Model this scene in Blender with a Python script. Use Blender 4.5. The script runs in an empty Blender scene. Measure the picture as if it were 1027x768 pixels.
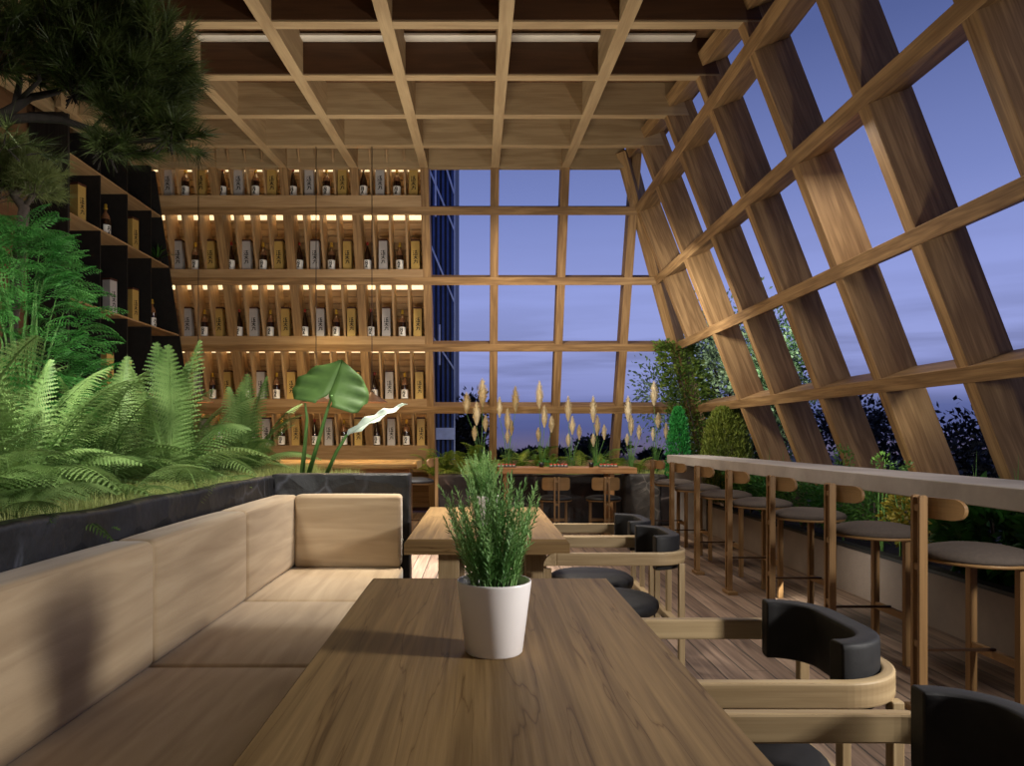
import bpy, bmesh, math, random
from mathutils import Vector, Matrix, noise
R = random.Random(7)
PI = math.pi
CZ = 1.27            # eye height
F = 720.0            # focal length in pixels (1027 wide frame)
VX, VY = 481.0, 438.0
sc = bpy.context.scene
COL = sc.collection

def at(x, y, Y):
    return Vector(((x - VX) * Y / F, Y, CZ + (VY - y) * Y / F))

# ------------------------------------------------------------------ materials
def srgb(c):
    return tuple(((v / 255) / 12.92 if v / 255 <= 0.04045 else ((v / 255 + 0.055) / 1.055) ** 2.4) for v in c) + (1.0,)

class NT:
    def __init__(s, mat):
        s.t = mat.node_tree; s.n = s.t.nodes; s.l = s.t.links
    def add(s, typ, **kw):
        n = s.n.new(typ)
        for k, v in kw.items():
            if k in n.inputs: n.inputs[k].default_value = v
            else: setattr(n, k, v)
        return n
    def link(s, a, b): s.l.new(a, b)

def new_mat(name):
    m = bpy.data.materials.new(name); m.use_nodes = True
    t = NT(m); b = t.n['Principled BSDF']
    return m, t, b

def ramp(t, fac, stops, interp='LINEAR'):
    r = t.add('ShaderNodeValToRGB'); r.color_ramp.interpolation = interp
    e = r.color_ramp.elements
    while len(e) < len(stops): e.new(0.5)
    for el, (p, c) in zip(e, stops): el.position = p; el.color = c
    t.link(fac, r.inputs['Fac']); return r

def mapping(t, scale, coord='UV'):
    tc = t.add('ShaderNodeTexCoord'); mp = t.add('ShaderNodeMapping')
    mp.inputs['Scale'].default_value = scale
    t.link(tc.outputs[coord], mp.inputs['Vector']); return mp.outputs['Vector']

def wood(name, light, dark, rings=1.0, rough=0.55, contrast=1.0, bump=0.15, vs=8.0, us=0.7, vein=False):
    m, t, b = new_mat(name)
    v = mapping(t, (us, vs, 1))
    n1 = t.add('ShaderNodeTexNoise', Scale=1.3, Detail=3.0, Distortion=0.25); t.link(v, n1.inputs['Vector'])
    mul = t.add('ShaderNodeMath', operation='MULTIPLY'); t.link(n1.outputs['Fac'], mul.inputs[0]); mul.inputs[1].default_value = 26 * rings
    sn = t.add('ShaderNodeMath', operation='SINE'); t.link(mul.outputs[0], sn.inputs[0])
    ma = t.add('ShaderNodeMath', operation='MULTIPLY_ADD'); t.link(sn.outputs[0], ma.inputs[0]); ma.inputs[1].default_value = 0.13 * contrast; ma.inputs[2].default_value = 0.5
    v2 = mapping(t, (3.0, 90.0, 1))
    n2 = t.add('ShaderNodeTexNoise', Scale=1.0, Detail=4.0); t.link(v2, n2.inputs['Vector'])
    v3 = mapping(t, (0.7, 1.6, 1))
    n3 = t.add('ShaderNodeTexNoise', Scale=1.0, Detail=3.0); t.link(v3, n3.inputs['Vector'])
    s1 = t.add('ShaderNodeMath', operation='MULTIPLY_ADD'); t.link(n2.outputs['Fac'], s1.inputs[0]); s1.inputs[1].default_value = 0.55 * contrast
    s0 = t.add('ShaderNodeMath', operation='SUBTRACT'); t.link(ma.outputs[0], s0.inputs[0]); s0.inputs[1].default_value = 0.28 * contrast
    t.link(s0.outputs[0], s1.inputs[2])
    s2 = t.add('ShaderNodeMath', operation='MULTIPLY_ADD'); t.link(n3.outputs['Fac'], s2.inputs[0]); s2.inputs[1].default_value = 0.5
    s3 = t.add('ShaderNodeMath', operation='SUBTRACT'); t.link(s2.outputs[0], s3.inputs[0]); s3.inputs[1].default_value = 0.25
    t.link(s1.outputs[0], s2.inputs[2])
    mid = tuple((a + c) / 2 for a, c in zip(srgb(light), srgb(dark)))
    r = ramp(t, s3.outputs[0], [(0.18, srgb(dark)), (0.5, mid), (0.8, srgb(light))])
    colr = r.outputs['Color']
    if vein:
        v4 = mapping(t, (0.55, 8.0, 1)); n4 = t.add('ShaderNodeTexNoise', Scale=1.0, Detail=4.0, Distortion=0.5); t.link(v4, n4.inputs['Vector'])
        sb = t.add('ShaderNodeMath', operation='SUBTRACT'); t.link(n4.outputs['Fac'], sb.inputs[0]); sb.inputs[1].default_value = .5
        ab = t.add('ShaderNodeMath', operation='ABSOLUTE'); t.link(sb.outputs[0], ab.inputs[0])
        rv = ramp(t, ab.outputs[0], [(0.0, (.55, .48, .4, 1)), (0.004, (.85, .82, .78, 1)), (0.011, (1, 1, 1, 1))])
        mv = t.add('ShaderNodeMixRGB', blend_type='MULTIPLY'); mv.inputs[0].default_value = 1; t.link(colr, mv.inputs[1]); t.link(rv.outputs[0], mv.inputs[2]); colr = mv.outputs[0]
    t.link(colr, b.inputs['Base Color'])
    b.inputs['Roughness'].default_value = rough
    b.inputs['Specular IOR Level'].default_value = 0.18 if vein else 0.3
    bp = t.add('ShaderNodeBump', Strength=bump, Distance=0.004); t.link(s1.outputs[0], bp.inputs['Height'])
    t.link(bp.outputs['Normal'], b.inputs['Normal'])
    return m

def plain(name, c, rough=0.6, metal=0.0, spec=0.4, var=0.12, scale=8.0, coat=0.0, bump=0.0):
    m, t, b = new_mat(name)
    v = mapping(t, (1, 1, 1), 'Object')
    n = t.add('ShaderNodeTexNoise', Scale=scale, Detail=5.0); t.link(v, n.inputs['Vector'])
    c0 = srgb(c)
    lo = tuple(x * (1 - var) for x in c0[:3]) + (1,); hi = tuple(min(1, x * (1 + var)) for x in c0[:3]) + (1,)
    r = ramp(t, n.outputs['Fac'], [(0.3, lo), (0.7, hi)])
    t.link(r.outputs['Color'], b.inputs['Base Color'])
    b.inputs['Roughness'].default_value = rough; b.inputs['Metallic'].default_value = metal
    b.inputs['Specular IOR Level'].default_value = spec; b.inputs['Coat Weight'].default_value = coat
    if bump:
        bp = t.add('ShaderNodeBump', Strength=bump, Distance=0.01); t.link(n.outputs['Fac'], bp.inputs['Height'])
        t.link(bp.outputs['Normal'], b.inputs['Normal'])
    return m

def leaf(name, c1, c2, trans=0.35, rough=0.5, scale=6.0):
    m, t, b = new_mat(name)
    v = mapping(t, (1, 1, 1), 'Object')
    n = t.add('ShaderNodeTexNoise', Scale=scale, Detail=3.0); t.link(v, n.inputs['Vector'])
    oi = t.add('ShaderNodeObjectInfo')
    ad = t.add('ShaderNodeMath', operation='MULTIPLY_ADD'); t.link(oi.outputs['Random'], ad.inputs[0]); ad.inputs[1].default_value = 0.3
    sb = t.add('ShaderNodeMath', operation='SUBTRACT'); t.link(n.outputs['Fac'], sb.inputs[0]); sb.inputs[1].default_value = 0.15
    t.link(sb.outputs[0], ad.inputs[2])
    r = ramp(t, ad.outputs[0], [(0.3, srgb(c1)), (0.7, srgb(c2))])
    t.link(r.outputs['Color'], b.inputs['Base Color'])
    b.inputs['Roughness'].default_value = rough; b.inputs['Specular IOR Level'].default_value = 0.3
    tr = t.add('ShaderNodeBsdfTranslucent'); t.link(r.outputs['Color'], tr.inputs['Color'])
    mx = t.add('ShaderNodeMixShader'); mx.inputs[0].default_value = trans
    out = t.n['Material Output']
    t.link(b.outputs[0], mx.inputs[1]); t.link(tr.outputs[0], mx.inputs[2]); t.link(mx.outputs[0], out.inputs['Surface'])
    return m

def emit(name, c, s):
    m, t, b = new_mat(name)
    b.inputs['Base Color'].default_value = srgb(c)
    b.inputs['Emission Color'].default_value = srgb(c); b.inputs['Emission Strength'].default_value = s
    return m

M = {}
M['frame'] = wood('oak_frame', (170, 136, 92), (108, 80, 50), 0.8, 0.6, 1.15)
M['ceilbeam'] = wood('oak_ceiling', (188, 164, 126), (138, 112, 80), 0.7, 0.6, 0.7)
M['darkoak'] = wood('dark_brown_oak', (92, 62, 40), (58, 38, 24), 0.7, 0.6, 0.7)
M['slab'] = wood('oak_ceiling_panel', (126, 94, 64), (88, 60, 40), 0.7, 0.6, 0.7)
M['table'] = wood('rustic_oak_table', (146, 118, 78), (90, 68, 41), 0.7, 0.55, 0.85, 0.35, 12.0, 0.45, True)
M['chairwood'] = wood('oak_chair', (176, 154, 118), (122, 100, 70), 0.8, 0.5, 0.9)
M['stoolwood'] = wood('walnut_stool', (150, 116, 76), (98, 73, 45), 0.7, 0.45, 0.8)
M['shelfwood'] = wood('oak_shelf', (186, 156, 116), (138, 108, 74), 0.8, 0.55, 0.8)
M['counterwood'] = wood('oak_counter', (186, 140, 92), (132, 90, 52), 0.9, 0.5, 1.0)
M['slabwood'] = wood('live_edge_slab', (222, 190, 130), (150, 108, 60), 1.2, 0.4, 1.2)
M['black'] = plain('black_board', (24, 22, 22), 0.6, var=0.3, scale=14)
M['blackwood'] = wood('charred_wood', (44, 42, 42), (22, 21, 22), 1.0, 0.55, 1.2, 0.5)
M['leather'] = plain('black_leather', (27, 26, 27), 0.6, spec=0.3, var=0.2, scale=30, bump=0.08)
M['cushion'] = plain('grey_brown_fabric', (80, 71, 65), 0.85, spec=0.2, var=0.12, scale=60, bump=0.1)
M['metal'] = plain('dark_bronze_rod', (70, 50, 36), 0.4, 0.7)
M['ceramic'] = plain('white_ceramic', (228, 222, 220), 0.3, spec=0.5, var=0.02)
M['soil'] = plain('dark_soil', (38, 30, 24), 0.95, var=0.5, scale=60, bump=0.6)
M['paper'] = plain('white_label_paper', (232, 230, 226), 0.7, var=0.03)
M['ink'] = plain('black_ink', (14, 13, 13), 0.7, var=0.1)
M['boxgrey'] = plain('grey_box_card', (168, 164, 164), 0.6, var=0.08)
M['boxgold'] = plain('gold_box_card', (176, 146, 82), 0.5, var=0.08)
M['boxlid'] = plain('dark_red_box_top', (66, 34, 24), 0.6)
M['glassbrown'] = plain('brown_bottle_glass', (36, 18, 12), 0.12, spec=0.7, var=0.2, coat=0.4)
M['glassclear'] = plain('amber_bottle_glass', (120, 84, 60), 0.12, spec=0.7, var=0.2, coat=0.4)
M['capred'] = plain('red_cap', (130, 34, 28), 0.4)
M['capgold'] = plain('gold_cap', (196, 160, 60), 0.35, 0.4)
M['fern'] = leaf('fern_green', (88, 122, 60), (148, 178, 106), 0.38)
M['fern2'] = leaf('far_fern_green', (78, 116, 44), (150, 166, 66), 0.3)
M['bright'] = leaf('bright_green', (60, 124, 52), (122, 188, 100), 0.4)
M['pine'] = leaf('dark_pine_needles', (42, 52, 24), (88, 102, 52), 0.15)
M['pine2'] = leaf('olive_pine_needles', (86, 104, 56), (134, 146, 88), 0.2)
M['bark'] = plain('grey_bark', (88, 78, 70), 0.9, var=0.4, scale=30, bump=0.5)
M['darkbark'] = plain('dark_bark', (34, 28, 24), 0.9, var=0.4, scale=30, bump=0.5)
M['turf'] = leaf('turf_blades', (148, 164, 88), (202, 208, 132), 0.3)
M['rose'] = leaf('rosemary_green', (90, 136, 70), (160, 196, 126), 0.25)
M['aloc'] = leaf('alocasia_green', (60, 90, 42), (90, 124, 62), 0.3, 0.55)
M['stemg'] = leaf('green_stem', (84, 128, 60), (110, 150, 80), 0.1)
M['alocpale'] = leaf('pale_leaf_edge', (176, 196, 176), (214, 224, 214), 0.25, 0.3)
M['plume'] = leaf('cream_plume', (196, 174, 126), (240, 228, 196), 0.3)
M['leafdark'] = leaf('dark_shrub_leaf', (28, 66, 26), (62, 116, 46), 0.25)
M['leafmid'] = leaf('mid_shrub_leaf', (50, 92, 36), (98, 138, 58), 0.25)
M['leafyellow'] = leaf('yellow_shrub_leaf', (128, 122, 40), (206, 176, 74), 0.25)
M['leafcyp'] = leaf('cypress_olive', (62, 84, 30), (120, 132, 54), 0.25)
M['leafcyp2'] = leaf('cypress_green', (30, 104, 44), (58, 150, 70), 0.2)
M['vine'] = leaf('vine_leaf', (84, 112, 44), (156, 172, 84), 0.3)
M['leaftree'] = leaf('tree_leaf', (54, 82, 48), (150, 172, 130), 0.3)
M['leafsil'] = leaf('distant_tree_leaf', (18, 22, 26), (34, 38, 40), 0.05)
M['sushi'] = plain('red_fish', (214, 74, 48), 0.35, var=0.25, scale=80)
M['rice'] = plain('white_rice', (232, 226, 214), 0.6)
M['darkware'] = plain('black_stoneware', (24, 22, 22), 0.35)
M['shade'] = plain('copper_brown_shade', (96, 70, 52), 0.5, 0.2)
M['shadein'] = emit('lamp_glow', (255, 196, 120), 6.0)
M['led'] = emit('led_strip', (255, 222, 160), 15.0)
M['diff'] = emit('led_diffuser', (255, 238, 196), 0.95)
M['cable'] = plain('dark_cable', (40, 26, 18), 0.6)
M['gyps'] = plain('white_trim', (216, 206, 190), 0.7, var=0.03)
M['blue'] = plain('blue_cladding', (54, 78, 138), 0.5, 0.1, var=0.15)
M['bluedark'] = plain('blue_dark_cladding', (22, 28, 52), 0.5)
M['white'] = plain('pale_steel', (190, 204, 236), 0.45, 0.1)
M['earth'] = plain('brown_earth', (110, 84, 84), 0.95, var=0.3, scale=0.3)

def mat_concrete(name='concrete', c1=(146, 138, 131), c2=(182, 174, 167)):
    m, t, b = new_mat(name)
    v = mapping(t, (1, 1, 1), 'Object')
    n = t.add('ShaderNodeTexNoise', Scale=2.2, Detail=8.0, Roughness=0.65); t.link(v, n.inputs['Vector'])
    r = ramp(t, n.outputs['Fac'], [(0.3, srgb(c1)), (0.7, srgb(c2))])
    t.link(r.outputs['Color'], b.inputs['Base Color']); b.inputs['Roughness'].default_value = 0.7
    bp = t.add('ShaderNodeBump', Strength=0.12, Distance=0.01); t.link(n.outputs['Fac'], bp.inputs['Height']); t.link(bp.outputs['Normal'], b.inputs['Normal'])
    return m
M['concrete'] = mat_concrete()
M['concdark'] = mat_concrete('planter_concrete', (112, 98, 90), (134, 120, 110))

def mat_rock(name, cs, scale, vein):
    m, t, b = new_mat(name)
    v = mapping(t, (1, 1, 1), 'Object')
    n = t.add('ShaderNodeTexNoise', Scale=3.0, Detail=6.0); t.link(v, n.inputs['Vector'])
    mx = t.add('ShaderNodeMixRGB'); mx.inputs[0].default_value = 0.12; t.link(v, mx.inputs[1]); t.link(n.outputs['Color'], mx.inputs[2])
    vo = t.add('ShaderNodeTexVoronoi', Scale=scale); t.link(mx.outputs[0], vo.inputs['Vector'])
    ve = t.add('ShaderNodeTexVoronoi', Scale=scale * 0.8, feature='DISTANCE_TO_EDGE'); t.link(mx.outputs[0], ve.inputs['Vector'])
    r = ramp(t, n.outputs['Fac'], [(0.35, srgb(cs[0])), (0.65, srgb(cs[1]))])
    r2 = ramp(t, ve.outputs['Distance'], [(0.0, srgb(vein)), (0.035, (0, 0, 0, 1))])
    n2 = t.add('ShaderNodeTexNoise', Scale=1.3, Detail=2.0); t.link(v, n2.inputs['Vector'])
    msk = ramp(t, n2.outputs['Fac'], [(0.5, (0, 0, 0, 1)), (0.6, (1, 1, 1, 1))])
    mm = t.add('ShaderNodeMixRGB', blend_type='MULTIPLY'); mm.inputs[0].default_value = 1; t.link(r2.outputs[0], mm.inputs[1]); t.link(msk.outputs[0], mm.inputs[2])
    ad = t.add('ShaderNodeMixRGB', blend_type='ADD'); ad.inputs[0].default_value = 1; t.link(r.outputs[0], ad.inputs[1]); t.link(mm.outputs[0], ad.inputs[2])
    t.link(ad.outputs[0], b.inputs['Base Color']); b.inputs['Roughness'].default_value = 0.55
    hm = t.add('ShaderNodeMath', operation='ADD'); t.link(vo.outputs['Distance'], hm.inputs[0]); t.link(n.outputs['Fac'], hm.inputs[1])
    bp = t.add('ShaderNodeBump', Strength=0.7, Distance=0.05); t.link(hm.outputs[0], bp.inputs['Height']); t.link(bp.outputs['Normal'], b.inputs['Normal'])
    return m
M['rock'] = mat_rock('black_slate', ((9, 10, 12), (25, 26, 30)), 4.5, (58, 60, 68))
M['rock2'] = mat_rock('brown_black_rock', ((30, 24, 24), (62, 50, 48)), 3.0, (120, 108, 100))
M['rock3'] = mat_rock('grey_rock_bark', ((50, 46, 44), (92, 86, 80)), 5.0, (96, 90, 84))

def mat_bench():
    m, t, b = new_mat('beige_streaked_fabric')
    v = mapping(t, (1.6, 14.0, 1))
    n = t.add('ShaderNodeTexNoise', Scale=1.0, Detail=5.0, Distortion=0.6); t.link(v, n.inputs['Vector'])
    v2 = mapping(t, (90, 300, 1)); n2 = t.add('ShaderNodeTexNoise', Scale=1.0, Detail=2.0); t.link(v2, n2.inputs['Vector'])
    r = ramp(t, n.outputs['Fac'], [(0.25, srgb((150, 128, 100))), (0.55, srgb((172, 150, 120))), (0.8, srgb((188, 167, 137)))])
    t.link(r.outputs['Color'], b.inputs['Base Color']); b.inputs['Roughness'].default_value = 0.9
    b.inputs['Specular IOR Level'].default_value = 0.15; b.inputs['Sheen Weight'].default_value = 0.2
    bp = t.add('ShaderNodeBump', Strength=0.15, Distance=0.004); t.link(n2.outputs['Fac'], bp.inputs['Height']); t.link(bp.outputs['Normal'], b.inputs['Normal'])
    return m
M['bench'] = mat_bench()

def mat_floor():
    m, t, b = new_mat('weathered_deck')
    tc = t.add('ShaderNodeTexCoord')
    sp = t.add('ShaderNodeSeparateXYZ'); t.link(tc.outputs['Object'], sp.inputs[0])
    dv = t.add('ShaderNodeMath', operation='DIVIDE'); t.link(sp.outputs['X'], dv.inputs[0]); dv.inputs[1].default_value = 0.13
    fl = t.add('ShaderNodeMath', operation='FLOOR'); t.link(dv.outputs[0], fl.inputs[0])
    fr = t.add('ShaderNodeMath', operation='FRACT'); t.link(dv.outputs[0], fr.inputs[0])
    wn = t.add('ShaderNodeTexWhiteNoise', noise_dimensions='1D'); t.link(fl.outputs[0], wn.inputs['W'])
    # board ends
    yo = t.add('ShaderNodeMath', operation='MULTIPLY_ADD'); t.link(wn.outputs['Value'], yo.inputs[0]); yo.inputs[1].default_value = 2.4; t.link(sp.outputs['Y'], yo.inputs[2])
    yd = t.add('ShaderNodeMath', operation='DIVIDE'); t.link(yo.outputs[0], yd.inputs[0]); yd.inputs[1].default_value = 2.4
    yf = t.add('ShaderNodeMath', operation='FRACT'); t.link(yd.outputs[0], yf.inputs[0])
    cv = t.add('ShaderNodeCombineXYZ'); t.link(sp.outputs['X'], cv.inputs[0]); t.link(yo.outputs[0], cv.inputs[1]); t.link(wn.outputs['Value'], cv.inputs[2])
    mp = t.add('ShaderNodeMapping'); mp.inputs['Scale'].default_value = (30, 1.6, 9); t.link(cv.outputs[0], mp.inputs[0])
    n = t.add('ShaderNodeTexNoise', Scale=1.0, Detail=6.0, Distortion=0.8); t.link(mp.outputs[0], n.inputs['Vector'])
    a = t.add('ShaderNodeMath', operation='MULTIPLY_ADD'); t.link(wn.outputs['Value'], a.inputs[0]); a.inputs[1].default_value = 0.35; t.link(n.outputs['Fac'], a.inputs[2])
    r = ramp(t, a.outputs[0], [(0.35, srgb((64, 48, 37))), (0.62, srgb((108, 87, 71))), (0.95, srgb((142, 119, 100)))])
    g = ramp(t, fr.outputs[0], [(0.0, (0.05, 0.05, 0.05, 1)), (0.05, (1, 1, 1, 1)), (0.95, (1, 1, 1, 1)), (1.0, (0.05, 0.05, 0.05, 1))])
    g2 = ramp(t, yf.outputs[0], [(0.0, (0.1, 0.1, 0.1, 1)), (0.003, (1, 1, 1, 1))])
    mm = t.add('ShaderNodeMixRGB', blend_type='MULTIPLY'); mm.inputs[0].default_value = 1; t.link(r.outputs[0], mm.inputs[1]); t.link(g.outputs[0], mm.inputs[2])
    m2 = t.add('ShaderNodeMixRGB', blend_type='MULTIPLY'); m2.inputs[0].default_value = 1; t.link(mm.outputs[0], m2.inputs[1]); t.link(g2.outputs[0], m2.inputs[2])
    t.link(m2.outputs[0], b.inputs['Base Color']); b.inputs['Roughness'].default_value = 0.6
    bp = t.add('ShaderNodeBump', Strength=0.5, Distance=0.01); t.link(g.outputs[0], bp.inputs['Height']); t.link(bp.outputs['Normal'], b.inputs['Normal'])
    return m
M['floor'] = mat_floor()

# ------------------------------------------------------------------ mesh builder
class MB:
    def __init__(s): s.v = []; s.f = []; s.uv = []; s.sm = []
    def face(s, idx, uvs=None, smooth=False):
        s.f.append(idx); s.uv.extend(uvs if uvs else [(0, 0)] * len(idx)); s.sm.append(smooth)
    def poly(s, pts, uvs=None, smooth=False):
        b = len(s.v); s.v.extend([tuple(p) for p in pts]); s.face(list(range(b, b + len(pts))), uvs or [(p[0], p[1]) for p in pts], smooth)
    def hexa(s, c):
        """c: 8 corners, c[0..3] one end loop, c[4..7] the other; length runs from end to end"""
        b = len(s.v); s.v.extend([tuple(p) for p in c])
        o = (R.random() * 20, R.random() * 20)
        L = (Vector(c[4]) - Vector(c[0])).length
        w = [(Vector(c[(i + 1) % 4]) - Vector(c[i])).length for i in range(4)]
        s.face([b + 3, b + 2, b + 1, b], [(o[0], o[1]), (o[0] + w[2], o[1]), (o[0] + w[2], o[1] + w[1]), (o[0], o[1] + w[1])])
        s.face([b + 4, b + 5, b + 6, b + 7], [(o[0], o[1]), (o[0] + w[0], o[1]), (o[0] + w[0], o[1] + w[1]), (o[0], o[1] + w[1])])
        acc = o[1]
        for i in range(4):
            j = (i + 1) % 4
            s.face([b + i, b + j, b + 4 + j, b + 4 + i], [(o[0], acc), (o[0], acc + w[i]), (o[0] + L, acc + w[i]), (o[0] + L, acc)])
            acc += w[i] + 0.37
        return s
    def beam(s, p0, p1, side, w, d, cap0=None):
        """beam from p0 to p1; side = width direction; d = thickness along (axis x side)"""
        p0 = Vector(p0); p1 = Vector(p1); ax = (p1 - p0).normalized(); sd = Vector(side); sd = (sd - ax * sd.dot(ax)).normalized(); up = ax.cross(sd)
        q = [sd * a * w / 2 + up * b2 * d / 2 for a, b2 in ((-1, -1), (1, -1), (1, 1), (-1, 1))]
        return s.hexa([p0 + k for k in q] + [p1 + k for k in q])
    def box(s, x0, x1, y0, y1, z0, z1, axis=None):
        d = (x1 - x0, y1 - y0, z1 - z0); a = axis if axis is not None else d.index(max(d))
        if a == 0: c = [(x0, y0, z0), (x0, y1, z0), (x0, y1, z1), (x0, y0, z1), (x1, y0, z0), (x1, y1, z0), (x1, y1, z1), (x1, y0, z1)]
        elif a == 1: c = [(x1, y0, z0), (x0, y0, z0), (x0, y0, z1), (x1, y0, z1), (x1, y1, z0), (x0, y1, z0), (x0, y1, z1), (x1, y1, z1)]
        else: c = [(x0, y0, z0), (x1, y0, z0), (x1, y1, z0), (x0, y1, z0), (x0, y0, z1), (x1, y0, z1), (x1, y1, z1), (x0, y1, z1)]
        if a != 2: c = c
        return s.hexa([Vector(p) for p in c])
    def tube(s, pts, rad, n=8, caps=True):
        pts = [Vector(p) for p in pts]; rr = rad if isinstance(rad, (list, tuple)) else [rad] * len(pts)
        b = len(s.v); prev = None; acc = 0
        for i, p in enumerate(pts):
            t = (pts[min(i + 1, len(pts) - 1)] - pts[max(i - 1, 0)]).normalized()
            if prev is None:
                a = Vector((0, 0, 1)) if abs(t.z) < 0.9 else Vector((1, 0, 0)); u = t.cross(a).normalized()
            else: u = (prev - t * prev.dot(t)).normalized()
            prev = u; w = t.cross(u)
            for k in range(n):
                an = 2 * PI * k / n; s.v.append(tuple(p + (u * math.cos(an) + w * math.sin(an)) * rr[i]))
        for i in range(len(pts) - 1):
            L = (pts[i + 1] - pts[i]).length
            for k in range(n):
                k2 = (k + 1) % n
                s.face([b + i * n + k, b + i * n + k2, b + (i + 1) * n + k2, b + (i + 1) * n + k],
                       [(acc, k / n), (acc, (k + 1) / n), (acc + L, (k + 1) / n), (acc + L, k / n)], True)
            acc += L
        if caps:
            s.face([b + k for k in range(n)][::-1]); e = b + (len(pts) - 1) * n; s.face([e + k for k in range(n)])
        return s
    def lathe(s, prof, n=24, c=(0, 0, 0), a0=0, a1=2 * PI, smooth=True):
        b = len(s.v); full = abs(a1 - a0 - 2 * PI) < 1e-6; m = n if full else n + 1
        for r, z in prof:
            for k in range(m):
                an = a0 + (a1 - a0) * k / n; s.v.append((c[0] + r * math.cos(an), c[1] + r * math.sin(an), c[2] + z))
        for i in range(len(prof) - 1):
            for k in range(n):
                k2 = (k + 1) % m
                s.face([b + i * m + k, b + i * m + k2, b + (i + 1) * m + k2, b + (i + 1) * m + k],
                       [(k / n, prof[i][1]), ((k + 1) / n, prof[i][1]), ((k + 1) / n, prof[i + 1][1]), (k / n, prof[i + 1][1])], smooth)
        return s
    def rbox(s, x0, x1, y0, y1, z0, z1, r=0.03, n=6, bulge=0.0, nz=0.0, axis=0, M4=None):
        """rounded, slightly swollen box"""
        c = Vector(((x0 + x1) / 2, (y0 + y1) / 2, (z0 + z1) / 2)); h = Vector(((x1 - x0) / 2, (y1 - y0) / 2, (z1 - z0) / 2))
        o = (R.random() * 9, R.random() * 9)
        def P(q):
            inn = Vector([max(-h[i] + r, min(h[i] - r, q[i])) for i in range(3)]); d = q - inn
            if d.length > 1e-9: q2 = inn + d.normalized() * r
            else: q2 = q
            if bulge:
                for i in range(3):
                    j, k = (i + 1) % 3, (i + 2) % 3
                    if abs(abs(q[i]) - h[i]) < 1e-6:
                        w = (1 - (q[j] / h[j]) ** 2) * (1 - (q[k] / h[k]) ** 2)
                        q2[i] += math.copysign(bulge * w ** 0.6 if w > 0 else 0, q[i])
            if nz: q2 += noise.noise_vector((q2 + c) * 3.0) * nz
            p = q2 + c
            return tuple(M4 @ p) if M4 else tuple(p)
        def grid(hh):
            inner = [-hh + r + (2 * hh - 2 * r) * i / n for i in range(n + 1)]
            return [-hh, -hh + r * 0.3, -hh + r * 0.65] + inner + [hh - r * 0.65, hh - r * 0.3, hh]
        for i in range(3):
            j, k = (i + 1) % 3, (i + 2) % 3
            gj, gk = grid(h[j]), grid(h[k])
            for sg in (-1, 1):
                b = len(s.v)
                for a in gj:
                    for d in gk:
                        q = Vector((0, 0, 0)); q[i] = sg * h[i]; q[j] = a; q[k] = d; s.v.append(P(q))
                nk = len(gk)
                for a in range(len(gj) - 1):
                    for d in range(nk - 1):
                        id_ = [b + a * nk + d, b + (a + 1) * nk + d, b + (a + 1) * nk + d + 1, b + a * nk + d + 1]
                        pr = [(gj[a], gk[d]), (gj[a + 1], gk[d]), (gj[a + 1], gk[d + 1]), (gj[a], gk[d + 1])]
                        if k == axis: pr = [(q2, p2) for p2, q2 in pr]
                        pr = [(p2 + o[0], q2 + o[1]) for p2, q2 in pr]
                        if sg < 0: id_ = id_[::-1]; pr = pr[::-1]
                        s.face(id_, pr, True)
        s.weld = True
        return s
    def ribbon(s, pts, w, nrm):
        pts = [Vector(p) for p in pts]; nrm = Vector(nrm); b = len(s.v)
        for i, p in enumerate(pts):
            t = (pts[min(i + 1, len(pts) - 1)] - pts[max(i - 1, 0)]).normalized(); sd = t.cross(nrm).normalized()
            ww = (w[i] if isinstance(w, (list, tuple)) else w) / 2
            s.v.append(tuple(p + sd * ww)); s.v.append(tuple(p - sd * ww))
        for i in range(len(pts) - 1):
            s.face([b + 2 * i, b + 2 * i + 1, b + 2 * i + 3, b + 2 * i + 2], None, True)
    def tri(s, a, b_, c):
        b = len(s.v); s.v.extend((tuple(a), tuple(b_), tuple(c))); s.f.append([b, b + 1, b + 2]); s.uv.extend(((0, 0), (1, 0), (0, 1))); s.sm.append(True)
    def build(s, name, mat, parent=None, bevel=0.0, loc=None, solid=0.0, sub=0):
        me = bpy.data.meshes.new(name); me.from_pydata(s.v, [], s.f)
        uvl = me.uv_layers.new(name='UVMap')
        fl = [c for uv in s.uv for c in uv]; uvl.data.foreach_set('uv', fl)
        me.polygons.foreach_set('use_smooth', s.sm)
        me.materials.append(mat)
        if getattr(s, 'weld', False):
            bm = bmesh.new(); bm.from_mesh(me); bmesh.ops.remove_doubles(bm, verts=bm.verts, dist=1e-5); bm.to_mesh(me); bm.free()
        me.update()
        o = bpy.data.objects.new(name, me); COL.objects.link(o)
        if parent: o.parent = parent
        if loc: o.location = loc
        if solid:
            md = o.modifiers.new('Solidify', 'SOLIDIFY'); md.thickness = solid; md.offset = 0
        if bevel:
            md = o.modifiers.new('Bevel', 'BEVEL'); md.width = bevel; md.segments = 2; md.limit_method = 'ANGLE'; md.angle_limit = 0.6
        if sub:
            md = o.modifiers.new('Subdiv', 'SUBSURF'); md.levels = sub; md.render_levels = sub
        return o

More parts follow.
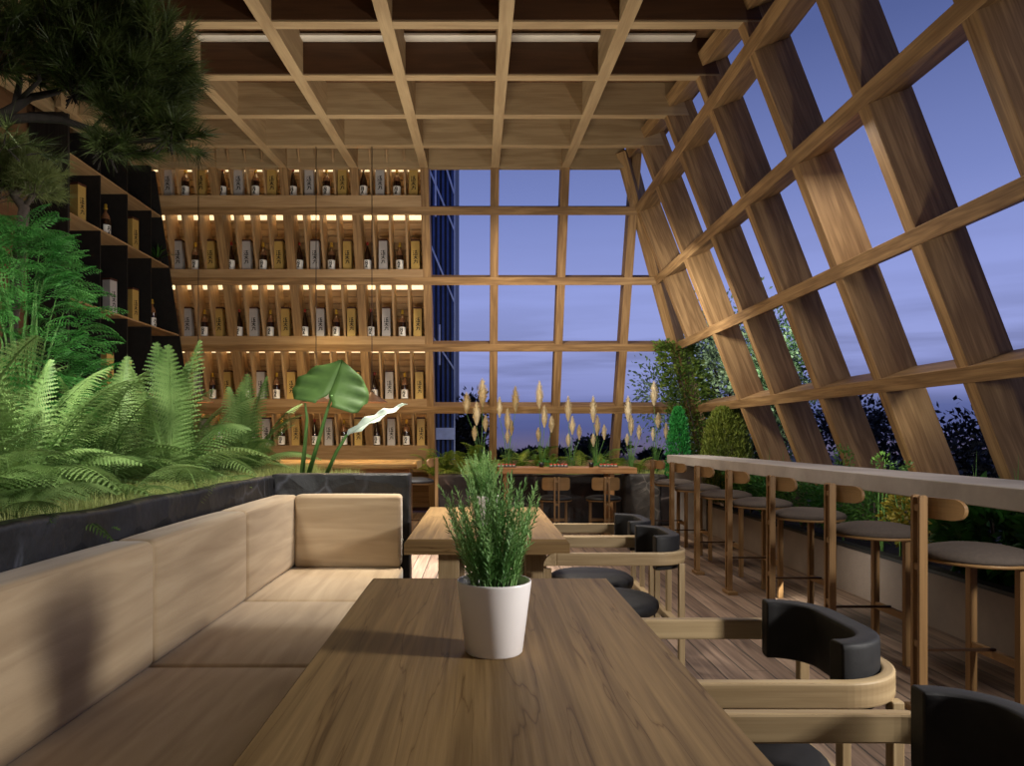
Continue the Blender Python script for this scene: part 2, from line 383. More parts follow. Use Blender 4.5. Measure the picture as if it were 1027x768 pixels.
def tag(o, label, cat, group=None, kind=None):
    o['label'] = label; o['category'] = cat
    if group: o['group'] = group
    if kind: o['kind'] = kind
    return o
def thing(name, loc, label, cat, group=None, rz=0.0):
    o = bpy.data.objects.new(name, None); o.empty_display_size = 0.1; COL.objects.link(o)
    o.location = loc; o.rotation_euler = (0, 0, rz); return tag(o, label, cat, group)
def struct(o): o['kind'] = 'structure'; return o
def sempty(name):
    o = bpy.data.objects.new(name, None); COL.objects.link(o); return struct(o)
def dup(root, loc=None, rz=None, label=None, group=None, scale=None):
    r = root.copy(); COL.objects.link(r)
    if loc is not None: r.location = loc
    if rz is not None: r.rotation_euler = (0, 0, rz)
    if scale is not None: r.scale = scale
    if label: r['label'] = label
    if group: r['group'] = group
    for ch in list(root.children):
        c = ch.copy(); COL.objects.link(c); c.parent = r
        for g in list(ch.children):
            d = g.copy(); COL.objects.link(d); d.parent = c
    return r

# ------------------------------------------------------------------ building shell
X0, MX = 3.43, 0.385          # right wall: X = X0 - MX*h   (h above eye)
Y0, KY = 11.3, 0.375          # far wall:   Y = Y0 - KY*h
HC, CS = 2.85, 0.0875         # ceiling soffit height above eye: HC + CS*Y
def xw(h): return X0 - MX * h
def yw(h): return Y0 - KY * h
RAILS = (0.415, 1.337, 2.265, 3.18)
MULX = [-0.765 + 0.977 * i for i in range(-4, 4)]
MULY = [5.875 + 1.045 * i for i in range(-7, 5)]
nR = Vector((1, 0, MX)).normalized(); nF = Vector((0, 1, KY)).normalized()
DEP = 0.32; BW = 0.118
def P(x, y, h): return Vector((x, y, h + CZ))

fl = MB(); fl.box(-5.3, 4.4, -2.5, 12.1, -0.12, 0.0, 1); struct(fl.build('floor', M['floor']))

wr = sempty('wall_right')
for y in MULY:
    htop = HC + CS * y + 0.34 if y < 9.5 else 3.15; hb = -1.27 if y < 9.5 else 1.30
    m = MB(); a = P(xw(hb), y, hb) + nR * DEP / 2; b = P(xw(htop), y, htop) + nR * DEP / 2
    m.beam(a, b, (0, 1, 0), BW, DEP); m.build('mullion', M['frame'], wr, 0.004)
for h in RAILS + (-0.51,):
    m = MB(); y1 = yw(h) - 0.03
    D2 = DEP - 0.02
    m.beam(P(xw(h), -2.4, h) + nR * (D2 / 2 - .003), P(xw(h), y1, h) + nR * (D2 / 2 - .003), (-MX, 0, 1), BW * 0.97, D2)
    m.build('rail', M['frame'], wr, 0.004)
m = MB(); ya, yb = -2.4, 9.75
ca = HC + CS * ya + 0.15; cb = HC + CS * yb + 0.15
m.beam(P(xw(ca) + .06, ya, ca) + nR * 0.13, P(xw(cb) + .06, yb, cb) + nR * 0.13, (-MX, 0, 1), 0.13, 0.26); m.build('top_plate', M['frame'], wr, 0.004)
# corner column
m = MB(); nc = (nR + nF).normalized()
ax = Vector((-MX, -KY, 1)).normalized()
m.beam(P(xw(-1.27), yw(-1.27), -1.27) + nc * 0.12, P(xw(3.9), yw(3.9), 3.9) + nc * 0.12, (1, -1, 0), 0.16, 0.24)
m.build('corner_post', M['frame'], wr, 0.004)

wf = sempty('wall_far')
for x in MULX:
    htop = 3.95 if x < 2.4 else (X0 - x) / MX
    m = MB(); a = P(x, yw(-1.27), -1.27) + nF * DEP * 0.4; b = P(x, yw(htop), htop) + nF * DEP * 0.4
    dd = DEP * 0.8
    m.beam(a, b, (1, 0, 0), BW, dd); m.build('mullion', M['frame'], wf, 0.004)
for h in RAILS + (-0.51,):
    m = MB(); D2 = DEP * 0.8 - 0.02
    m.beam(P(-4.87, yw(h), h) + nF * (D2 / 2 - .004), P(xw(h) + 0.05, yw(h), h) + nF * (D2 / 2 - .004), (0, -KY, 1), BW * 0.97, D2)
    m.build('rail', M['frame'], wf, 0.004)

# ceiling: panel, crossbeams, long beams
ce = sempty('ceiling')
def zc(y): return HC + CS * y
def cbeam(p0, p1, side, w, d): pass
BD = 0.36
m = MB(); ua = Vector((0, 1, CS)).normalized(); nn = Vector((0, -CS, 1)).normalized()
def cpt(x, y, up): return P(x, y, zc(y)) + Vector((0, 0, up))
m.hexa([cpt(-4.9, -2.5, BD), cpt(2.5, -2.5, BD), cpt(2.5, -2.5, BD + 0.06), cpt(-4.9, -2.5, BD + 0.06), cpt(-4.9, 10.2, BD), cpt(2.5, 10.2, BD), cpt(2.5, 10.2, BD + 0.06), cpt(-4.9, 10.2, BD + 0.06)])
m.build('ceiling_panel', M['slab'], ce)
CY = [5.875 + 1.045 * i for i in range(-7, 4)] + [9.97]
for y in CY:
    m = MB(); xe = 2.31 if y < 9.5 else 2.1
    m.hexa([cpt(-4.9, y - 0.062, 0), cpt(-4.9, y + 0.062, 0), cpt(-4.9, y + 0.062, BD), cpt(-4.9, y - 0.062, BD),
            cpt(xe, y - 0.062, 0), cpt(xe, y + 0.062, 0), cpt(xe - 0.14, y + 0.062, BD), cpt(xe - 0.14, y - 0.062, BD)])
    m.build('crossbeam', M['ceilbeam'], ce, 0.004)
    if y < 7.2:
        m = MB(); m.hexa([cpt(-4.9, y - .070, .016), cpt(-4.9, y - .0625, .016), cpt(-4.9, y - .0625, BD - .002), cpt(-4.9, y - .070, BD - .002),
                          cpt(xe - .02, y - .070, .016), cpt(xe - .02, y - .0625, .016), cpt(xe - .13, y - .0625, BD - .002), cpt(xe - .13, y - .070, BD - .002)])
        m.build('dark_face_board', M['darkoak'], ce)  # thin board over the near face, darker than the crossbeam
for x in MULX[:-1]:
    if x > 1.5: continue
    m = MB(); m.hexa([cpt(x - 0.058, -2.4, -0.003), cpt(x + 0.058, -2.4, -0.003), cpt(x + 0.058, -2.4, BD), cpt(x - 0.058, -2.4, BD),
                      cpt(x - 0.058, 10.0, -0.003), cpt(x + 0.058, 10.0, -0.003), cpt(x + 0.058, 10.0, BD), cpt(x - 0.058, 10.0, BD)])
    m.build('long_beam', M['ceilbeam'], ce, 0.004)
# white double cove between two crossbeams
for y0_, y1_, u0_, u1_ in ((6.715, 6.849, .318, .336), (6.76, 6.849, .337, BD - .001)):
    m = MB(); m.hexa([cpt(-4.9, y0_, u0_), cpt(-4.9, y1_, u0_), cpt(-4.9, y1_, u1_), cpt(-4.9, y0_, u1_),
                      cpt(2.02, y0_, u0_), cpt(2.02, y1_, u0_), cpt(2.02, y1_, u1_), cpt(2.02, y0_, u1_)])
    m.build('cove_trim', M['gyps'], ce)

m = MB(); m.box(-5.3, 4.6, -2.62, -2.5, -0.1, 4.9, 0); struct(m.build('wall_back_added', M['slab']))  # unseen wall added behind the camera, keeps sky light off the near zone
# left wall in wood beyond the dark shelving
m = MB(); m.hexa([P(-5.05, -2.5, -1.27), P(-4.92, -2.5, -1.27), P(-4.92, -2.5, 3.1), P(-5.05, -2.5, 3.1), P(-5.05, 11.6, -1.27), P(-4.92, 11.6, -1.27), P(-4.92, 10.2, 4.2), P(-5.05, 10.2, 4.2)])
struct(m.build('wall_left', M['slab']))

# ------------------------------------------------------------------ dark open shelving, left
XL = -4.47
ds = thing('open_shelving', (XL - 0.2, 9.0, 0), 'tall black open shelving with oak shelves against the left wall', 'shelving')
ds_off = Vector((XL - 0.2, 9.0, 0))
def dbuild(m, name, mat, bev=0.0):
    o = m.build(name, mat, ds, bev); o.location = -ds_off; return o
LV = (3.10, 2.45, 1.52, 0.60, -0.33)
DIV = (7.83, 8.47, 9.12, 9.78)
m = MB(); m.box(XL - 0.42, XL, 7.79, 7.83, 0.0, zc(7.8) + CZ - 0.005); dbuild(m, 'end_panel', M['blackwood'])
m = MB(); m.hexa([P(XL - 0.42, 7.83, -1.27), P(XL - 0.40, 7.83, -1.27), P(XL - 0.40, 7.83, 3.5), P(XL - 0.42, 7.83, 3.5),
                  P(XL - 0.42, yw(-1.27) - .03, -1.27), P(XL - 0.40, yw(-1.27) - .03, -1.27), P(XL - 0.40, yw(3.5) - .03, 3.5), P(XL - 0.42, yw(3.5) - .03, 3.5)])
dbuild(m, 'back_panel', M['black'])
m = MB(); m.hexa([P(XL - 0.40, yw(-1.27) - .05, -1.27), P(XL, yw(-1.27) - .05, -1.27), P(XL, yw(-1.27) - .03, -1.27), P(XL - 0.40, yw(-1.27) - .03, -1.27),
                  P(XL - 0.40, yw(3.66) - .05, 3.66), P(XL, yw(3.66) - .05, 3.66), P(XL, yw(3.66) - .03, 3.66), P(XL - 0.40, yw(3.66) - .03, 3.66)])
dbuild(m, 'end_panel', M['black'])
for y in DIV[1:]:
    m = MB(); m.box(XL - 0.40, XL - 0.004, y - 0.01, y + 0.01, 0.05, CZ + zc(y) - 0.01, 2); dbuild(m, 'divider', M['black'])
for h in LV:
    m = MB(); m.box(XL - 0.40, XL, 7.83, yw(h) - 0.06, CZ + h - 0.02, CZ + h, 1); dbuild(m, 'shelf', M['shelfwood'])
# sloping fascia between ceiling and black shelving
m = MB(); m.hexa([cpt(XL - 0.02, 7.6, -0.02), cpt(XL + 0.04, 7.6, -0.02), cpt(XL + 0.04, 7.6, BD), cpt(XL - 0.02, 7.6, BD),
                  cpt(XL - 0.02, 9.9, -0.02), cpt(XL + 0.04, 9.9, -0.02), cpt(XL + 0.04, 9.9, BD), cpt(XL - 0.02, 9.9, BD)])
m.build('fascia', M['ceilbeam'], ce)

# ------------------------------------------------------------------ sake wall
SH = (3.375, 2.425, 1.505, 0.585, -0.135)       # shelf tops above eye
sk = thing('display_shelving', (-2.7, 11.5, 0), 'backlit oak display shelving leaning in across the far left wall', 'shelving')
sko = Vector((-2.7, 11.5, 0))
def sbuild(m, name, mat, bev=0.0):
    o = m.build(name, mat, sk, bev); o.location = -sko; return o
XA, XB = XL - 0.37, -0.82
for i, h in enumerate(SH):
    m = MB(); y0 = yw(h) + 0.0
    m.box(XA, XB, y0 + 0.005, y0 + 0.42, CZ + h - 0.02, CZ + h, 0); sbuild(m, 'shelf', M['shelfwood'])
    hb = RAILS[::-1][i] if i < 4 else -0.51
    lo, hi = hb + 0.05, h
    m = MB(); m.hexa([P(XA, yw(lo) - 0.004, lo), P(XA, yw(lo) + 0.02, lo), P(XA, yw(hi) + 0.02, hi), P(XA, yw(hi) - 0.004, hi),
                      P(XB, yw(lo) - 0.004, lo), P(XB, yw(lo) + 0.02, lo), P(XB, yw(hi) + 0.02, hi), P(XB, yw(hi) - 0.004, hi)])
    sbuild(m, 'fascia', M['shelfwood'])
# slatted back
m = MB(); h = -1.2
while h < 3.9:
    y = yw(h) + 0.50
    m.hexa([P(XA, y, h), P(XA, y + 0.02, h), P(XA, y + 0.02 - 0.03, h + 0.085), P(XA, y - 0.03, h + 0.085),
            P(XB + .06, y, h), P(XB + .06, y + 0.02, h), P(XB + .06, y + 0.02 - 0.03, h + 0.085), P(XB + .06, y - 0.03, h + 0.085)])
    h += 0.093
sbuild(m, 'slatted_back', M['shelfwood'])
m = MB(); m.hexa([P(XA, yw(-1.27) + .56, -1.27), P(XB + .1, yw(-1.27) + .56, -1.27), P(XB + .1, yw(-1.27) + .58, -1.27), P(XA, yw(-1.27) + .58, -1.27),
                  P(XA, yw(3.95) + .56, 3.95), P(XB + .1, yw(3.95) + .56, 3.95), P(XB + .1, yw(3.95) + .58, 3.95), P(XA, yw(3.95) + .58, 3.95)])
sbuild(m, 'back_board', M['slab'])
BAYS = [(MULX[i] + 0.06, MULX[i + 1] - 0.06) for i in range(0, 4)]
for i, h in enumerate(SH):
    top = (SH[i - 1] - 0.02) if i else 3.95
    for bi, (a, b) in enumerate(BAYS):
        for k in range(1, 4):
            x = b - .107 - .235 * (3.5 - k) + .006
            if x < XL - 0.2: continue
            m = MB()
            c = []
            for hh, dx in ((h, 0), (top, 0)):
                c += [P(x - 0.013, yw(hh) + 0.03, hh), P(x + 0.013, yw(hh) + 0.03, hh), P(x + 0.013, yw(hh) + 0.44, hh), P(x - 0.013, yw(hh) + 0.44, hh)]
            m.hexa(c); sbuild(m, 'divider', M['shelfwood'])
    # mullion liners
    m = MB()
    tp = (SH[i - 1] - 0.02) if i else 3.98
    ha, hb2 = tp - .165, tp - .05
    m.hexa([P(XA + .02, yw(ha) + .455, ha), P(XA + .02, yw(ha) + .465, ha), P(XA + .02, yw(hb2) + .465, hb2), P(XA + .02, yw(hb2) + .455, hb2),
            P(XB, yw(ha) + .455, ha), P(XB, yw(ha) + .465, ha), P(XB, yw(hb2) + .465, hb2), P(XB, yw(hb2) + .455, hb2)]); sbuild(m, 'light_diffuser', M['diff'])
    m = MB(); m.box(XA + .02, XB - .02, yw(tp) + .33, yw(tp) + .37, CZ + tp - .022, CZ + tp - .01, 0); sbuild(m, 'light_strip', M['led'])
for x in MULX[1:5]:
    m = MB(); m.hexa([P(x - 0.045, yw(-1.27) + 0.257, -1.27), P(x + 0.045, yw(-1.27) + 0.257, -1.27), P(x + 0.045, yw(-1.27) + 0.45, -1.27), P(x - 0.045, yw(-1.27) + 0.45, -1.27),
                      P(x - 0.045, yw(3.9) + 0.257, 3.9), P(x + 0.045, yw(3.9) + 0.257, 3.9), P(x + 0.045, yw(3.9) + 0.45, 3.9), P(x - 0.045, yw(3.9) + 0.45, 3.9)])
    sbuild(m, 'bay_divider', M['shelfwood'])

# brush lettering as strokes (unit box, x right, z up)
G1 = [[(.1, .95), (.2, .88)], [(.05, .82), (.17, .76)], [(.08, .6), (.24, .74)], [(.35, .93), (.85, .95)], [(.6, .98), (.52, .66)], [(.38, .8), (.8, .82), (.76, .66)], [(.28, .64), (.95, .66)],
      [(.15, .5), (.9, .53)], [(.55, .6), (.5, .45), (.12, .33)], [(.52, .47), (.7, .38), (.92, .34)], [(.35, .42), (.75, .43)],
      [(.2, .2), (.82, .24), (.78, .05), (.95, .08)], [(.48, .32), (.42, .12), (.08, .0)]]
G2 = [[(.15, .95), (.3, .8)], [(.3, .95), (.75, .93), (.7, .72), (.3, .7), (.3, .93)], [(.12, .72), (.12, .5)], [(.45, .68), (.85, .62), (.55, .5)],
      [(.2, .42), (.8, .44)], [(.25, .3), (.25, .05)], [(.45, .36), (.5, .1), (.85, .08)], [(.7, .3), (.45, .2)], [(.15, .2), (.35, .25)]]
def glyph(G, x0, x1, z0, z1, w, fn):
    m = MB()
    for st in G:
        pts = []
        for i in range(len(st) - 1):
            for k in range(3): t = k / 3; pts.append((st[i][0] * (1 - t) + st[i + 1][0] * t, st[i][1] * (1 - t) + st[i + 1][1] * t))
        pts.append(st[-1]); n = len(pts)
        b = len(m.v); ws = [w * (0.55 + 0.45 * math.sin(PI * (i + 0.6) / (n + 0.2))) for i in range(n)]
        for i, (px, pz) in enumerate(pts):
            q = pts[min(i + 1, n - 1)]; r0 = pts[max(i - 1, 0)]
            dx, dz = (q[0] - r0[0]) * (x1 - x0), (q[1] - r0[1]) * (z1 - z0); L = math.hypot(dx, dz) or 1; nx, nz = -dz / L, dx / L
            X = x0 + px * (x1 - x0); Z = z0 + pz * (z1 - z0)
            m.v.append(fn(X + nx * ws[i] / 2, Z + nz * ws[i] / 2)); m.v.append(fn(X - nx * ws[i] / 2, Z - nz * ws[i] / 2))
        for i in range(n - 1): m.face([b + 2 * i, b + 2 * i + 1, b + 2 * i + 3, b + 2 * i + 2])
    return m
def make_box(name, mat, label):
    t = thing(name, (0, 0, 0), label, 'box')
    m = MB(); m.box(-.062, .062, -.055, .055, 0, .42, 2); m.build('carton', mat, t, 0.003)
    m = MB(); m.box(-.064, .064, -.057, .057, .42, .445, 2); m.build('lid', M['boxlid'], t, 0.003)
    g = glyph(G1, -.036, .040, .09, .29, .0105, lambda x, z: (x, -.0565, z)); g.build('lettering', M['ink'], t)
    return t
def make_bottle(name, kind, label):
    t = thing(name, (0, 0, 0), label, 'bottle')
    if kind == 'tall':
        pr = [(0, 0), (.05, 0), (.055, .006), (.055, .17), (.053, .20), (.042, .25), (.026, .30), (.017, .33), (.0155, .38), (0, .38)]
        m = MB(); m.lathe(pr, 20); m.build('bottle_body', M['glassbrown'], t)
        m = MB(); m.lathe([(0, .372), (.0175, .372), (.0185, .376), (.0185, .412), (.016, .417), (0, .417)], 16); m.build('cap', M['capred'], t)
    else:
        pr = [(0, 0), (.05, 0), (.055, .006), (.055, .18), (.054, .22), (.046, .265), (.030, .295), (.018, .305), (.016, .35), (0, .35)]
        m = MB(); m.lathe(pr[:5], 20); m.lathe([(0, .218), (.0541, .2195)], 20); m.build('bottle_body', M['glassbrown'], t)
        m = MB(); m.lathe(pr[4:], 20); m.build('shoulder', M['glassclear'], t)
        m = MB(); m.lathe([(0, .345), (.018, .345), (.024, .352), (.024, .362), (.018, .370), (.018, .405), (.012, .412), (0, .412)], 16); m.build('cap', M['capgold'], t)
    rr = .0565
    m = MB(); m.lathe([(rr, .012), (rr, .148)], 20, a0=-PI / 2 - 1.35, a1=-PI / 2 + 1.35); lb = m.build('paper_label', M['paper'], t)
    g = glyph(G2, -.030, .022, .03, .135, .0125, lambda x, z: (math.sin(x / rr) * (rr + .0008), -math.cos(x / rr) * (rr + .0008), z)); g.build('lettering', M['ink'], lb)
    return t
protos = {'grey': make_box('sake_box', M['boxgrey'], 'x'), 'gold': make_box('sake_box', M['boxgold'], 'x'),
          'tall': make_bottle('sake_bottle', 'tall', 'x'), 'squat': make_bottle('sake_bottle', 'squat', 'x')}
used = set()
def put(kind, loc, label, group=None, rz=0.0):
    p = protos[kind]
    if kind not in used:
        used.add(kind); p.location = loc; p.rotation_euler = (0, 0, rz); p['label'] = label
        if group: p['group'] = group
        return p
    return dup(p, loc, rz, label, group)
KN = {'grey': 'grey sake carton with black brush lettering', 'gold': 'gold sake carton with black brush lettering',
      'tall': 'tall brown sake bottle with red cap', 'squat': 'round-shouldered sake bottle with gold cap'}
ROWN = ['top row', 'second row down', 'third row down', 'fourth row down', 'lowest row']
BAYN = ['bay against the black shelving', 'second bay from left', 'third bay from left', 'bay beside windows']
GN = {'grey': 'grey sake cartons on the backlit wall', 'gold': 'gold sake cartons on the backlit wall', 'tall': 'tall sake bottles on the backlit wall', 'squat': 'round-shouldered sake bottles on the backlit wall'}
for i, h in enumerate(SH):
    for bi, (a, b) in enumerate(BAYS):
        for k, kind in enumerate(('tall', 'grey', 'squat', 'gold')):
            x = b - .107 - .235 * (3 - k) - .018 * (3 - bi)
            if x < XL - 0.06: continue
            put(kind, (x, yw(h) + 0.085 + R.uniform(0, .02), CZ + h), '%s, %s, %s' % (KN[kind], ROWN[i], BAYN[bi]), GN[kind], R.uniform(-.05, .05))
# on the dark shelving (turned to face the room)
LS = [('gold', 8.22, 2.45, 'gold sake carton on black shelving, upper shelf, nearest compartment'),
      ('squat', 8.83, 2.45, 'gold-capped sake bottle on black shelving, upper shelf, between two cartons'),
      ('gold', 9.50, 2.45, 'gold sake carton on black shelving, upper shelf, beside the spiky plant'),
      ('grey', 8.93, 1.52, 'grey sake carton on black shelving, middle shelf, right of the bright shrub'),
      ('gold', 9.50, 1.52, 'gold sake carton on black shelving, middle shelf, beside a bottle'),
      ('squat', 10.08, 1.52, 'gold-capped sake bottle on black shelving, middle shelf, far compartment'),
      ('gold', 8.85, 0.60, 'gold sake carton on black shelving, low shelf above the ferns'),
      ('squat', 9.45, 0.60, 'gold-capped sake bottle on black shelving, low shelf above the ferns')]
for kind, y, h, lb in LS:
    put(kind, (XL - 0.13, y, CZ + h), lb, 'sake on the black shelving', PI / 2 - 0.2)

# ------------------------------------------------------------------ foliage helpers
def frond_mesh(L=0.7, pairs=22, wid=0.16, arch=0.5, droop=0.55, m_=8, tooth=0.5, seed=0, sweep=0.35, vlift=0.25):
    r = random.Random(seed); m = MB()
    def rach(t):
        return Vector((L * (t - 0.12 * t * t), 0, L * (arch * t - droop * t * t)))
    def tang(t): return (rach(min(1, t + .01)) - rach(max(0, t - .01))).normalized()
    m.tube([rach(i / 10) for i in range(11)], [0.006 * L * (1.4 - i / 10) + .0006 for i in range(11)], 4, False)
    for i in range(pairs):
        t = 0.12 + 0.87 * i / (pairs - 1)
        p = rach(t); tg = tang(t); sidev = Vector((0, 1, 0)); up = tg.cross(sidev).normalized() * -1
        prof = math.sin(PI * min(1, (t * 0.86 + 0.12))) ** 0.75 * (1 - 0.35 * t)
        ln = wid * prof * r.uniform(0.9, 1.08) + 0.006
        for sg in (-1, 1):
            d = (sidev * sg * math.cos(sweep) + tg * math.sin(sweep) + Vector((0, 0, 1)) * (vlift - 0.2)).normalized()
            q = d.cross(Vector((0, 0, 1))).normalized() if True else tg
            lw = L / pairs * 0.95
            for k in range(m_):
                s0 = k / m_; s1 = (k + 1.0) / m_
                c0 = p + d * ln * s0 - Vector((0, 0, 1)) * ln * 0.35 * s0 * s0; c1 = p + d * ln * s1 - Vector((0, 0, 1)) * ln * 0.35 * s1 * s1
                tw = lw * tooth * (1 - s0 * 0.85) + 0.0006
                e = d * ln * 0.5 / m_
                m.tri(c0, c1, c0 + q * tw + e); m.tri(c0, c0 - q * tw + e, c1)
    return m
def meshdata(m, name, mat):
    o = m.build(name, mat); me = o.data; bpy.data.objects.remove(o); return me
FR = [meshdata(frond_mesh(0.75, 27, 0.17, a, d, 9, 0.72, i), 'frond', M['fern']) for i, (a, d) in enumerate(((.55, .75), (.8, .8), (.4, .55), (1.2, .6)))]
FRU = [meshdata(frond_mesh(0.95, 27, 0.15, .12 + .1 * i, .14 + .08 * i, 9, 0.72, 9 + i), 'frond', M['fern']) for i in range(2)]
FRs = [meshdata(frond_mesh(0.45, 15, 0.11, a, d, 5, 0.6, i), 'frond', M['fern2']) for i, (a, d) in enumerate(((.8, .8), (1.3, .9), (.5, .6)))]
def fern(name, loc, label, n, meshes, sc=1.0, group=None, erect=0, seed=0, tilt=0.0, skip=None):
    r = random.Random(seed * 13 + 5); t = thing(name, loc, label, 'fern', group)
    for i in range(n):
        a = 2 * PI * (i + r.uniform(-.3, .3)) / n
        if skip and skip(a): continue
        o = bpy.data.objects.new('frond', meshes[r.randrange(len(meshes))]); COL.objects.link(o); o.parent = t
        s = sc * r.uniform(0.75, 1.12); o.scale = (s, s, s)
        o.rotation_euler = (r.uniform(-.25, .25), -r.uniform(.05, .55) + tilt, a)
    for i in range(erect):
        a = PI / 2 * r.choice((-1, 1)) + r.uniform(-.7, .7); o = bpy.data.objects.new('frond', FRU[i % 2] if meshes is FR else meshes[2]); COL.objects.link(o); o.parent = t
        s = sc * r.uniform(.85, 1.12); o.scale = (s, s, s); o.rotation_euler = (0, -r.uniform(1.12, 1.42) if meshes is FR else -1.0, a)
    return t
def leafcloud(n, fn, size, seed=0, wratio=0.45, up=0.3, drop=0.0):
    """n leaves, fn(r) -> (pos, outward)"""
    r = random.Random(seed); m = MB()
    for i in range(n):
        p, out = fn(r); out = Vector(out); d = (out + Vector((r.gauss(0, .5), r.gauss(0, .5), r.gauss(0, .5) + up))).normalized()
        s = size * r.uniform(.6, 1.25); q = d.cross(Vector((r.gauss(0, 1), r.gauss(0, 1), r.gauss(0, 1)))).normalized()
        nrm = d.cross(q); p = Vector(p); b = p + d * s; c1 = p + d * s * .45 + q * s * wratio * .5 + nrm * s * .06; c2 = p + d * s * .45 - q * s * wratio * .5 + nrm * s * .06
        k = len(m.v); m.v.extend((tuple(p), tuple(c1), tuple(b), tuple(c2))); m.face([k, k + 1, k + 2], None, True); m.face([k, k + 2, k + 3], None, True)
    return m
def ellip(c, rad, shell=0.55):
    def fn(r):
        while True:
            v = Vector((r.uniform(-1, 1), r.uniform(-1, 1), r.uniform(-1, 1))); l = v.length
            if shell < l < 1: break
        return (c[0] + v.x * rad[0], c[1] + v.y * rad[1], c[2] + v.z * rad[2]), v.normalized()
    return fn
def stems(base, tips, r0=0.008, r1=0.003, seed=0, n=5):
    r = random.Random(seed); m = MB(); base = Vector(base)
    for t in tips:
        t = Vector(t); pts = []
        for i in range(n + 1):
            f = i / n; p = base.lerp(t, f); p.z += (t - base).length * .12 * math.sin(PI * f); p += Vector((r.gauss(0, 1), r.gauss(0, 1), 0)) * .012 * (t - base).length * (f > 0) * (f < 1)
            pts.append(p)
        m.tube(pts, [r0 + (r1 - r0) * i / n for i in range(n + 1)], 5, False)
    return m
def shrub(name, loc, label, cat, mat, n, rad, size, seed, group=None, wr=.45, zc_=None, up=.3, shell=.3, nst=9):
    t = thing(name, loc, label, cat, group); zz = zc_ if zc_ is not None else rad[2] * 1.05
    leafcloud(n, ellip((0, 0, zz), rad, shell), size, seed, wr, up).build('foliage', mat, t)
    r = random.Random(seed); tips = [(r.uniform(-.7, .7) * rad[0], r.uniform(-.7, .7) * rad[1], zz + rad[2] * r.uniform(-.1, .7)) for _ in range(nst)]
    stems((0, 0, 0), tips, 0.012, 0.004, seed).build('stems', M['bark'], t)
    return t

# ------------------------------------------------------------------ bench planter and plants (left)
BZ = 0.985
st = thing('planter_wall', (-1.4, 2.0, 0), 'low black slate planter wall wrapping behind the beige bench', 'wall')
def st_b(m, name, mat, bev=0.0):
    o = m.build(name, mat, st, bev); o.location = (1.4, -2.0, 0); return o
m = MB(); m.rbox(-1.405, -1.325, -1.5, 4.78, 0.0, 1.02, 0.02, 40, 0, 0.012); st_b(m, 'side_wall', M['rock'])
m = MB(); m.rbox(-1.34, -0.452, 4.625, 4.78, 0.0, 1.03, 0.012, 14, 0, 0.004); st_b(m, 'return_wall', M['rock'])
so = MB(); so.box(-4.4, -1.41, -1.5, 6.4, 0.0, BZ - 0.03, 1); tag(so.build('planting_bed', M['soil']), 'dark soil planting bed under the ferns behind the bench', 'planting bed')
so2 = MB(); so2.box(-1.405, -0.9, 4.79, 6.4, 0.0, BZ - 0.06, 1); tag(so2.build('planting_bed', M['soil']), 'dark soil strip behind the end of the black slate wall', 'planting bed')
# turf
m = MB()
for i in range(30000):
    u = R.random()
    if i % 5: x = -1.395 - 1.1 * R.random() ** 1.6; y = R.uniform(0.5, 6.3)
    else: x = R.uniform(-3.4, -1.0); y = R.uniform(4.85, 6.3)
    z = BZ - 0.035 if x < -1.405 else BZ - 0.065
    h = R.uniform(.05, .11); a = R.uniform(0, 6.28); w = .0028; l = R.uniform(0, .05); b = R.uniform(0, 6.28)
    m.tri((x - w * math.cos(a), y - w * math.sin(a), z), (x + w * math.cos(a), y + w * math.sin(a), z), (x + l * math.cos(b), y + l * math.sin(b), z + h))
tag(m.build('turf', M['turf']), 'pale green turf along the black slate wall behind the bench', 'grass', kind='stuff')
fs = []
for i in range(30):
    y = 1.55 + 4.4 * (i // 3) / 9.0 + R.uniform(-.12, .12); x = (-2.0, -2.5, -3.05)[i % 3] + R.uniform(-.10, .10)
    fs.append((x, y))
FL = 'lacy green fern in the dense fern mass behind the bench'
for i, (x, y) in enumerate(fs):
    s = 1.1 if x < -2.2 else .92
    if x > -2.2 and y > 4.6: s = .85
    fern('fern', (x, y, BZ - .03), FL, 17, FR, s, 'ferns behind the bench', 0, i)
fern('fern', (-1.72, 4.0, BZ - .03), 'fern with tall upright fronds standing clear against the black shelving', 6, FR, 1.0, None, 5, 77)
fern('fern', (-1.75, 5.3, BZ - .03), 'far fern with upright frond tips before the backlit shelves', 7, FR, .85, None, 5, 80)
fern('fern', (-1.98, 3.9, BZ - .03), 'fern with narrow upright fronds just right of the bright feathery shrub', 6, FR, .88, None, 2, 78)
fern('fern', (-1.88, 2.9, BZ - .03), 'fern with upright fronds near the left frame edge', 6, FR, .85, None, 3, 79)

for i, (x, y, s_, lb) in enumerate(((-1.60, 1.75, .62, 'small fern spilling over the slate wall near the left frame edge'), (-1.60, 2.45, .55, 'small fern drooping over the slate wall above the nearest backrest'),
                        (-1.58, 3.2, .5, 'small fern drooping over the slate wall above the second backrest'), (-1.55, 4.1, .45, 'small fern before the turf near the far bench corner'))):
    fern('fern', (x, y, BZ - .03), lb, 11, FR[:3], s_, None, 0, 90 + i)
